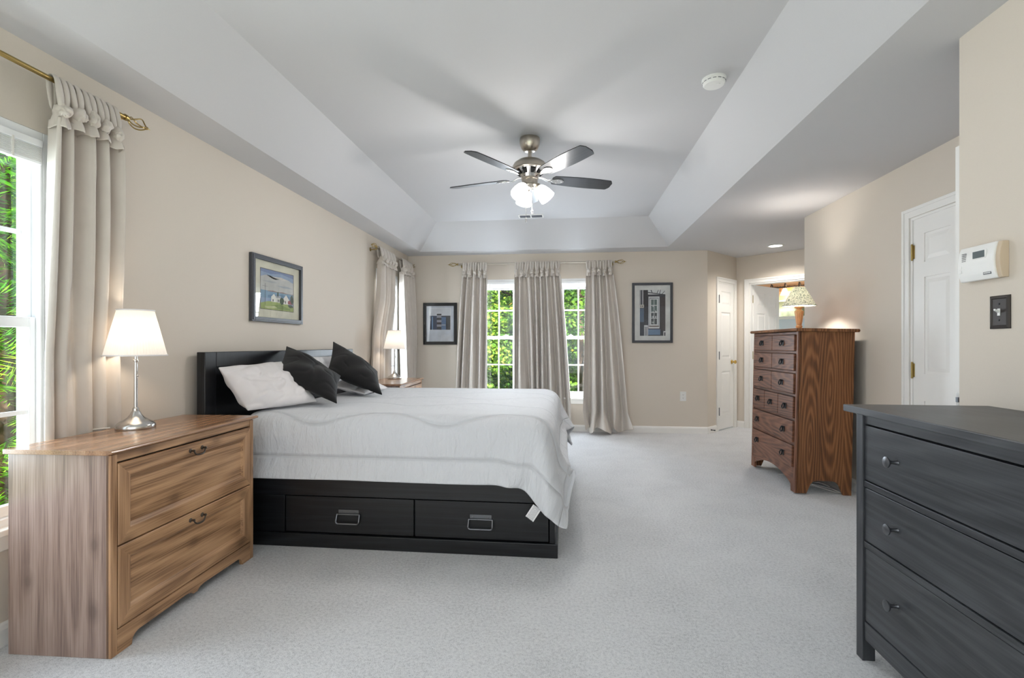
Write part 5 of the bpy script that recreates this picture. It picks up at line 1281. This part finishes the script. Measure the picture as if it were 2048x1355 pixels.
# ------------------------------------------------------------------ ceiling fan
def fan():
    fx, fy = -.265, 3.70
    t = thing('ceiling_fan', 'brushed nickel ceiling fan with five dark blades and lit glass shades', 'ceiling fan', (fx, fy, TRAY))
    Z = lambda z: z - TRAY
    mb = MB(); mb.lathe([(.0, TRAY - TRAY), (.074, 0), (.077, -.008), (.077, -.030), (.073, -.052), (.063, -.076), (.048, -.094), (.036, -.100), (.022, -.102)], n=40)
    mb.build('canopy', M['nickel'], t, smooth=True)
    mb = MB(); mb.lathe([(.0135, -.10), (.0135, -.165)], n=20); mb.lathe([(.022, -.150), (.026, -.158), (.026, -.165)], n=20); mb.build('downrod', M['nickel'], t, smooth=True)
    mb = MB(); mb.lathe([(.024, -.158), (.050, -.161), (.090, -.172), (.118, -.192), (.131, -.216), (.134, -.238), (.130, -.243), (.120, -.246)], n=56); mb.build('motor_housing', M['nickel'], t, smooth=True)
    mb = MB(); mb.lathe([(.122, -.245), (.110, -.250), (.084, -.268), (.068, -.290), (.060, -.300)], n=56)
    mo = mb.build('vent_skirt', M['chrome'], t, smooth=True)
    for k in range(10):
        mb = MB(); a = 2 * PI * k / 10; ca, sa = math.cos(a), math.sin(a)
        r0, z0, r1, z1 = .1075, -.2545, .0765, -.2795; wd0, wd1 = .018, .011
        P = []
        for rr, zz, ww in ((r0, z0, wd0), (r1, z1, wd1)):
            for sg in (-1, 1):
                for o_ in (-.0015, .0015): P.append(((rr + o_ + .001) * ca - sg * ww * sa, (rr + o_ + .001) * sa + sg * ww * ca, zz - o_ * 1.2 - .001))
        mb.hexa(P); mb.build('vent_opening', M['dark'], mo)
    mb = MB(); mb.lathe([(.060, -.298), (.064, -.302), (.064, -.312), (.058, -.316), (.060, -.322), (.060, -.352), (.066, -.356), (.066, -.362), (.050, -.372), (.020, -.378), (0, -.379)], n=40); mb.build('switch_housing', M['nickel'], t, smooth=True)
    a0 = R(93)
    # blade outline (local: x outward)
    pr = []
    for k in range(9):
        u = k / 8; pr.append((.19 + .455 * u, .052 + .017 * math.sin(PI * (u * .75 + .05))))
    out = [(.175, .030)] + pr + [(.655, .050), (.668, .028), (.668, -.028), (.655, -.050)] + [(x, -y) for x, y in pr[::-1]] + [(.175, -.030)]
    bl = M['blk']
    blade_m = wood('dark_walnut_blade', srgb(44, 46, 50), srgb(36, 38, 42), srgb(26, 27, 30), 'x', .3, 120, 3, 40, seed=14, spec=.6, pores=.03)
    for k in range(5):
        a = a0 + 2 * PI * k / 5
        mb = MB(); mb.prism(out, 'z', -.0035, .0035)
        b = mb.build('blade', blade_m, t, bev=.002)
        b.rotation_euler = (R(-13), 0, a); b.location = (0, 0, Z(2.446))
        # pierced arm carrying the blade
        m = MB(); m.tube([(.058, 0, .012), (.10, 0, .008), (.14, 0, -.010), (.18, 0, -.007)], [(.011, .004), (.010, .004), (.012, .004), (.020, .003)], 10)
        leaf = [(.165, 0), (.185, .020), (.215, .031), (.245, .028), (.268, .012), (.272, 0), (.268, -.012), (.245, -.028), (.215, -.031), (.185, -.020)]
        m.prism(leaf, 'z', -.009, -.0038)
        for (x, y) in ((.215, .018), (.215, -.018), (.250, 0)): m.ball((x, y, -.0095), (.005, .005, .002), 8, 6)
        m.build('blade_iron', M['chrome'], b, smooth=True)
    gl = shade_mat('frosted_bell_glass', srgb(250, 250, 250), 1.7, (1, .97, .93, 1))
    for k, ang in enumerate((-10, 110, 230)):
        a = R(ang) + R(6); d = Vector((math.cos(a), math.sin(a), 0)); ax = (d * .62 + Vector((0, 0, -.78))).normalized()
        o = d * .050 + Vector((0, 0, -.350)); Rm = Vector((0, 0, 1)).rotation_difference(ax).to_matrix().to_4x4()
        m = MB(); m.lathe([(.012, -.02), (.014, .0), (.022, .008), (.024, .030), (.020, .034)], o, 20, M=Rm); m.build('lamp_holder', M['nickel'], t, smooth=True)
        m = MB(); m.lathe([(.026, .028), (.034, .036), (.046, .058), (.055, .090), (.060, .125), (.0605, .140)], o, 32, M=Rm)
        s = m.build('glass_shade', gl, t, smooth=True)
        bm = bmesh.new(); bm.from_mesh(s.data); bmesh.ops.delete(bm, geom=[f for f in bm.faces if len(f.verts) > 4], context='FACES_ONLY'); bm.to_mesh(s.data); bm.free()
        sd = s.modifiers.new('s', 'SOLIDIFY'); sd.thickness = .003
        p = Vector((fx, fy, TRAY)) + o + ax * .16
        light('fan_bulb', 'POINT', p, 12, (1, .97, .94), radius=.04)
    for (x, y, ln, nm) in ((.020, -.045, .185, 0), (-.025, -.048, .245, 1)):
        m = MB(); m.tube([(x, y, -.365), (x, y, -.365 - ln)], .0016, 6)
        for i in range(int(ln / .008)): m.ball((x, y, -.367 - i * .008), .0026, 6, 4)
        m.lathe([(0, 0), (.006, -.004), (.008, -.014), (.005, -.024), (.0065, -.030), (0, -.034)], (x, y, -.365 - ln), 12)
        m.build('pull_chain', M['chrome'], t, smooth=True)
    return t


fan()

# ------------------------------------------------------------------ small fixtures
t = thing('smoke_detector', 'round white smoke detector on the raised ceiling', 'smoke detector', (.869, 2.986, TRAY))
mb = MB(); mb.lathe([(0, 0), (.068, 0), (.068, -.010), (.066, -.012), (.064, -.012), (.062, -.030), (.055, -.038), (0, -.040)], n=48); mb.build('housing', M['plastic_w'], t, smooth=True)
mb = MB()
for k in range(14):
    a = 2 * PI * k / 14; mb.tube([(.0632 * math.cos(a - .15), .0632 * math.sin(a - .15), -.021), (.0642 * math.cos(a), .0642 * math.sin(a), -.021), (.0632 * math.cos(a + .15), .0632 * math.sin(a + .15), -.021)], .002, 6)
mb.build('vent_grille', M['grey_metal'], t)
mb = MB(); mb.lathe([(.010, -.040), (.009, -.043), (0, -.0435)], (.02, -.02, 0), 16); mb.build('test_button', M['plastic_w'], t, smooth=True)

t = thing('ceiling_vent', 'grey louvred air register in the raised ceiling behind the fan', 'vent', (-.41, 5.93, TRAY))
mb = MB(); mb.box(-.15, .15, -.07, -.055, -.008, 0); mb.box(-.15, .15, .055, .07, -.008, 0); mb.box(-.15, -.135, -.055, .055, -.008, 0); mb.box(.135, .15, -.055, .055, -.008, 0); mb.box(-.008, .008, -.055, .055, -.008, 0)
mb.build('frame', M['trim'], t)
mb = MB()
for k in range(9):
    y = -.048 + k * .012
    for x0, x1 in ((-.135, -.008), (.008, .135)): mb.hexa([(x0, y, -.002), (x0, y, -.001), (x0, y + .008, -.008), (x0, y + .008, -.007), (x1, y, -.002), (x1, y, -.001), (x1, y + .008, -.008), (x1, y + .008, -.007)])
mb.build('louvre', M['grey_metal'], t)
mb = MB(); mb.box(-.135, .135, -.055, .055, -.001, 0); mb.build('duct_opening', M['dark'], t)

t = thing('recessed_light', 'round recessed light in the ceiling of the passage by the bathroom door', 'ceiling light', (2.656, 6.542, CEIL))
mb = MB(); mb.lathe([(.075, -.001), (.098, -.001), (.100, -.004), (.094, -.008), (.078, -.006), (.075, -.001)], n=40); mb.build('trim_ring', M['plastic_w'], t, smooth=True)
em = plain('lit_lens', (1, 1, 1, 1), .5, emit=((1, .94, .86, 1), 7)); mb = MB(); mb.lathe([(0, -.0025), (.077, -.0025), (.077, -.0015)], n=40); mb.build('lens', em, t)
light('recessed_bulb', 'SPOT', (2.656, 6.542, CEIL - .03), 58, (1, .94, .86), rot=(0, 0, 0), radius=.06, spot=(R(150), .8))

# thermostat, switch on the near wall: local x along -Y (towards the viewer), y into the wall
t = thing('thermostat', 'white programmable thermostat with grey display on the near wall', 'thermostat', (NX, 2.063, 1.502), (0, 0, -PI / 2))
prof = []
for k in range(13):
    u = -1 + 2 * k / 12; prof.append((-.028 - .012 * (1 - u * u), .0675 * u))
mb = MB(); mb.prism([(-.012, -.0675)] + prof + [(-.012, .0675)], 'x', -.083, .083); mb.build('cover', M['plastic_w'], t, bev=.004)
mb = MB(); pb = [(0, -.066)] + [(-.022 - .010 * (1 - (k / 6 - 1) ** 2), .066 * (k / 6 - 1)) for k in range(13)] + [(0, .066)]
mb.prism(pb, 'x', -.078, .100); mb.build('backplate', M['plastic_b'], t, bev=.002)
mb = MB(); mb.box(-.012, .052, -.0415, -.036, .012, .046); bz = mb.build('display_bezel', M['plastic_w'], t, bev=.002)
mb = MB(); mb.box(-.006, .047, -.0422, -.04, .016, .042); mb.build('display', M['lcd'], bz)
mb = MB(); mb.box(.034, .068, -.0355, -.03, -.050, -.040); lg = mb.build('maker_badge', plain('badge_navy', srgb(52, 54, 66), .5), t)
mb = MB()
for k in range(9): mb.box(.0365 + k * .0033, .0387 + k * .0033, -.0358, -.0355, -.0475, -.0425)
mb.build('lettering', M['plastic_w'], lg)
mb = MB()
for r_ in range(2):
    for k in range(5): mb.box(-.060 + r_ * .010, -.052 + r_ * .010, -.0405, -.036, .012 + k * .007, .0155 + k * .007)
mb.build('speaker_slots', plain('slot_grey', srgb(150, 150, 150), .6), t)
for z in (-.010, -.026):
    mb = MB(); mb.box(-.074, -.062, -.0415, -.036, z - .006, z + .006); mb.ball((-.068, -.0415, z), (.0028, .0008, .0028), 8, 6); mb.build('button', M['plastic_w'], t, bev=.001)

t = thing('light_switch', 'dark bronze switch plate with white toggle below the thermostat', 'light switch', (NX, 1.998, 1.309), (0, 0, -PI / 2))
def plate(mb, w, h, y): 
    rings = [(w, h, 0), (w, h, -y * .35), (w - .004, h - .004, -y * .75), (w - .010, h - .010, -y), (w - .013, h - .013, -y * .7), (w - .016, h - .016, -y * .7)]
    V = [[mb.bm.verts.new((sx * a, yy, sz * b)) for sx, sz in ((-1, -1), (1, -1), (1, 1), (-1, 1))] for a, b, yy in rings]
    for A, B in zip(V[:-1], V[1:]):
        for q2 in range(4): mb._f([A[q2], A[(q2 + 1) % 4], B[(q2 + 1) % 4], B[q2]])
    mb._f(V[-1])
mb = MB(); plate(mb, .0425, .0615, .009); mb.build('plate', M['bronze'], t)
mb = MB(); mb.box(-.0055, .0055, -.008, -.006, -.013, .013); tg = mb.build('toggle_slot', M['plastic_w'], t)
mb = MB(); mb.hexa([(-.004, -.008, -.004), (-.004, -.008, .006), (-.004, -.022, .006), (-.004, -.022, .012), (.004, -.008, -.004), (.004, -.008, .006), (.004, -.022, .006), (.004, -.022, .012)]); mb.build('toggle', M['plastic_w'], t, bev=.001)
mb = MB()
for z in (-.030, .030): mb.lathe([(.0032, 0), (.0032, .0012), (0, .0016)], (0, -.0063, z), 10, M=Matrix.Rotation(PI / 2, 4, 'X'))
mb.build('screw', M['iron'], t)

t = thing('wall_outlet', 'white electrical outlet low on the back wall below the tall drawing', 'outlet', (1.569, BY, .494))
mb = MB(); mb.box(-.040, .040, -.006, 0, -.063, .063); mb.build('plate', M['plastic_w'], t, bev=.003)
for z in (-.021, .021):
    mb = MB(); mb.lathe([(.0165, 0), (.0165, .002), (0, .0022)], (0, -.006, z), 20, M=Matrix.Rotation(PI / 2, 4, 'X')); rc = mb.build('receptacle', M['plastic_w'], t)
    mb = MB(); mb.box(-.0075, -.0055, -.0092, -.008, z - .002, z + .007); mb.box(.0055, .0075, -.0092, -.008, z - .002, z + .007); mb.box(-.002, .002, -.0092, -.008, z - .011, z - .007); mb.build('slots', M['iron'], rc)

# doorstop on the short baseboard
t = thing('door_stop', 'small dark spring doorstop on the baseboard beside the narrow closet door', 'doorstop', (PB.x + DG.x * .07 - NG.x * .015, PB.y + DG.y * .07 - NG.y * .015, .045), (0, 0, math.atan2(DG.y, DG.x)))
mb = MB(); mb.lathe([(.010, 0), (.010, .004), (.005, .006), (.005, .045), (.008, .046), (.008, .056), (0, .058)], (0, 0, 0), 12, M=Matrix.Rotation(PI / 2, 4, 'X')); mb.build('spring', M['iron'], t, smooth=True)

# bathroom vanity light and mirror
pf = PC + NH * 1.985 + DH * .1
rzb = math.atan2(DH.y, DH.x)
t = thing('vanity_light', 'bathroom vanity light bar with white bell shades, seen through the open door', 'wall light', (pf.x, pf.y, 2.14), (0, 0, rzb))
mb = MB(); mb.box(-.42, .42, -.02, .01, -.04, .06); mb.build('backplate', M['turned'], t, bev=.004)
mb = MB(); mb.tube([(-.40, -.03, .03), (.40, -.03, .03)], .012, 10); mb.build('bar', M['bronze'], t, smooth=True)
gl2 = shade_mat('lit_bell_glass', srgb(250, 245, 238), 1.3, (1, .9, .76, 1))
for x in (-.33, -.11, .11, .33):
    m = MB(); m.tube([(x, -.03, .03), (x, -.06, .08), (x, -.10, .085), (x, -.115, .05), (x, -.115, .0)], .009, 8); ar = m.build('arm', M['bronze'], t, smooth=True)
    m = MB(); m.lathe([(.022, 0), (.034, -.02), (.048, -.06), (.062, -.10), (.070, -.115)], (x, -.115, 0), 24); s = m.build('glass_shade', gl2, t, smooth=True)
    bm = bmesh.new(); bm.from_mesh(s.data); bmesh.ops.delete(bm, geom=[f for f in bm.faces if len(f.verts) > 4], context='FACES_ONLY'); bm.to_mesh(s.data); bm.free()
pl = pf - NH * .14
light('vanity_bulb', 'POINT', (pl.x, pl.y, 2.0), 9, (1, .78, .52), radius=.06)
t = thing('bathroom_mirror', 'wide bathroom mirror below the vanity light, seen through the open door', 'mirror', (pf.x, pf.y, 1.35), (0, 0, rzb))
mb = MB(); mb.box(-.7, .9, -.006, .012, -.5, .575); mb.build('mirror_glass', plain('mirror', srgb(104, 102, 78), .06, metal=1, var=0), t)  # olive tint puts the dim reflected room into the mirror colour
mb = MB(); mb.box(-.72, .92, -.014, .012, .575, .60); mb.build('frame', M['trim'], t)

pw = PC + NH * .75 + DH * 2.2
light('bathroom_daylight', 'AREA', (pw.x, pw.y, 1.6), 8, (.86, .93, 1.0), target=(pw.x - DH.x, pw.y - DH.y, 1.5), size=.9, size_y=1.2)

# ------------------------------------------------------------------ outdoors: ground and trees
mb = MB(); mb.box(-40, 40, -30, 60, -3.3, -3.2)
struct(mb.build('ground', M['lawn']))


def leaf_mat(name, stops, trans=.35):
    t = NT(name)
    at = t.node('ShaderNodeAttribute'); at.attribute_name = 'tone'
    col = t.ramp(at.outputs['Fac'], stops)
    t.link(col, t.b.inputs['Base Color']); t.b.inputs['Roughness'].default_value = .6; t.b.inputs['Specular IOR Level'].default_value = .3
    tl = t.node('ShaderNodeBsdfTranslucent'); mx = t.node('ShaderNodeMixShader'); mx.inputs[0].default_value = trans
    t.link(col, tl.inputs[0]); t.link(t.b.outputs[0], mx.inputs[1]); t.link(tl.outputs[0], mx.inputs[2]); t.link(mx.outputs[0], t.out.inputs[0])
    return t.m


LEAF_A = leaf_mat('broad_leaf', [(0, srgb(48, 84, 34)), (.35, srgb(80, 128, 44)), (.7, srgb(124, 166, 56)), (.92, srgb(180, 200, 78)), (1, srgb(204, 176, 66))])
LEAF_B = leaf_mat('cedar_leaf', [(0, srgb(36, 92, 36)), (.3, srgb(76, 150, 40)), (.65, srgb(142, 204, 46)), (.95, srgb(206, 230, 84)), (1, srgb(180, 150, 90))])


def leaf_cloud(name, mat, parent, quads, tones):
    n = len(quads)
    v = np.array(quads, dtype=np.float32).reshape(-1, 3)
    me = bpy.data.meshes.new(name)
    me.vertices.add(n * 4); me.vertices.foreach_set('co', v.ravel())
    me.loops.add(n * 4); me.loops.foreach_set('vertex_index', np.arange(n * 4, dtype=np.int32))
    me.polygons.add(n); me.polygons.foreach_set('loop_start', np.arange(0, n * 4, 4, dtype=np.int32))
    at = me.attributes.new('tone', 'FLOAT', 'FACE'); at.data.foreach_set('value', np.array(tones, dtype=np.float32))
    me.update(); me.validate()
    me.materials.append(mat)
    o = bpy.data.objects.new(name, me); C.objects.link(o); o.parent = parent
    return o


def broad_tree(label, loc, h, rx, n, seed, size=.12):
    rnd = np.random.default_rng(seed)
    t = thing('tree', label, 'tree', loc, group='leafy trees behind the back windows')
    mb = MB(); mb.tube([(0, 0, 0), (.05, .02, h * .4), (-.04, .05, h * .8)], [.16, .11, .03], 10)
    for k in range(7):
        a = k * 2.4; z = h * (.25 + .08 * k); mb.tube([(0, 0, z), (rx * .4 * math.cos(a), rx * .4 * math.sin(a), z + .5), (rx * .75 * math.cos(a), rx * .75 * math.sin(a), z + .8)], [.06, .035, .01], 6)
    mb.build('trunk', M['bark'], t, smooth=True)
    nc = 90
    cl = []
    for k in range(nc):
        u = rnd.uniform(-1, 1); a = rnd.uniform(0, 2 * PI); r = rnd.uniform(.55, 1) ; s = math.sqrt(1 - u * u)
        cl.append((rx * r * s * math.cos(a), rx * r * s * math.sin(a), h * .52 + h * .48 * r * u, rnd.uniform(.3, .6)))
    Q = []; T = []
    ci = rnd.integers(0, nc, n); off = rnd.normal(size=(n, 3)) ; off /= np.linalg.norm(off, axis=1)[:, None]; rad = rnd.uniform(.3, 1, n) ** .5
    dirs = rnd.normal(size=(n, 3)); dirs[:, 2] *= .5; tone_c = rnd.uniform(-.2, .2, nc)
    for i in range(n):
        c = cl[ci[i]]; p = np.array(c[:3]) + off[i] * rad[i] * c[3]
        d = dirs[i] / np.linalg.norm(dirs[i]); nrm = off[i] + rnd.normal(size=3) * .5; e = np.cross(nrm, d); e /= (np.linalg.norm(e) + 1e-6)
        s = size * rnd.uniform(.6, 1.2)
        Q += [p, p + d * s * .5 + e * s * .32, p + d * s, p + d * s * .5 - e * s * .32]
        T.append(min(1, max(0, .45 + tone_c[ci[i]] + rnd.normal() * .2)))
    leaf_cloud('foliage', LEAF_A, t, np.array(Q).reshape(-1, 4, 3), T)
    return t


G0 = -3.2
for k, (x, y, h, rx, lab) in enumerate(((-2.6, 12.2, 8.6, 1.6, 'broadleaf tree outside, filling most of the left back window'), (.35, 12.0, 8.4, 1.65, 'broadleaf tree outside, filling the right back window'),
                                        (-1.1, 15.4, 9.6, 1.7, 'broadleaf tree outside, farther off in the gap between the two nearer ones'))):
    broad_tree(lab, (x, y, G0), h, rx, 34000, 50 + k, .115)


def cedar(label, loc, h, r, n, seed):
    rnd = np.random.default_rng(seed)
    t = thing('cedar_tree', label, 'tree', loc, group='feathery cedars outside the near window')
    mb = MB(); mb.tube([(0, 0, 0), (.03, 0, h * .5), (0, .02, h)], [.13, .08, .01], 10); mb.build('trunk', M['bark'], t, smooth=True)
    Q = []; T = []
    for i in range(n):
        z = 2.4 + rnd.uniform(0, 1) * (h - 2.5); rr = r * (1 - z / h) ** .55 * rnd.uniform(.45, 1.0) + .1; a = rnd.uniform(0, 2 * PI)
        base = np.array([rr * math.cos(a), rr * math.sin(a), z])
        out = np.array([math.cos(a), math.sin(a), 0]) + rnd.normal(size=3) * .25
        L = rnd.uniform(.26, .55); tn = np.clip(.45 + rnd.normal() * .22, 0, 1)
        side = np.cross(out, [0, 0, 1]) + rnd.normal(size=3) * .3; side /= np.linalg.norm(side)
        m = 12
        for k in range(m):
            u = (k + .5) / m
            p = base + out * L * u + np.array([0, 0, -.45 * L * u * u + .08 * u])
            w = L * .30 * math.sin(PI * min(1, u * .8 + .18)) * (1 - u * .3)
            for s in (-1, 1):
                d = side * s * w + out * w * .8 + np.array([0, 0, -.25 * w]) + rnd.normal(size=3) * .01
                e = out * L / m * .55
                Q.append([p - e * .3, p + d * .55 - e * .5, p + d, p + d * .55 + e * .6]); T.append(np.clip(tn + .25 * (u - .4) + rnd.normal() * .06, 0, 1))
    leaf_cloud('foliage', LEAF_B, t, np.array(Q), T)
    return t


for k, (x, y, h, r, lab) in enumerate(((-4.3, 3.3, 7.6, 1.2, 'feathery cedar outside, close to the glass of the window by the pine chest'), (-5.5, 5.6, 8.4, 1.4, 'feathery cedar outside, standing farther back behind the closer cedar'))):
    cedar(lab, (x, y, G0), h, r, 3400, 70 + k)


# dense woodland beyond: nobody could count its shrubs
def thicket(label, name, x0, x1, y0, y1, z0, z1, n, seed, size, mat):
    rnd = np.random.default_rng(seed)
    p = np.stack([rnd.uniform(x0, x1, n), rnd.uniform(y0, y1, n), z0 + (z1 - z0) * rnd.uniform(0, 1, n)], 1)
    p[:, 2] -= .8 * np.abs(np.sin(p[:, 0] * 1.3 + p[:, 1])) * (p[:, 2] > z1 - 1.5)
    d = rnd.normal(size=(n, 3)); d /= np.linalg.norm(d, axis=1)[:, None]
    e = np.cross(d, rnd.normal(size=(n, 3))); e /= np.linalg.norm(e, axis=1)[:, None]
    s = (size * rnd.uniform(.6, 1.3, n))[:, None]
    Q = np.stack([p, p + d * s * .5 + e * s * .35, p + d * s, p + d * s * .5 - e * s * .35], 1)
    o = leaf_cloud(name, mat, None, Q, np.clip(.25 + rnd.normal(size=n) * .2, 0, 1))
    return tag(o, label, 'trees', None, 'stuff')


thicket('dense green woodland beyond the trees of the back garden', 'woodland', -7, 9, 17.5, 19.5, G0, 8.5, 16000, 5, .55, LEAF_A)
thicket('dense green undergrowth beyond the cedars at the side of the house', 'undergrowth', -10.5, -9, -2, 13, G0, 6.0, 14000, 6, .5, LEAF_B)
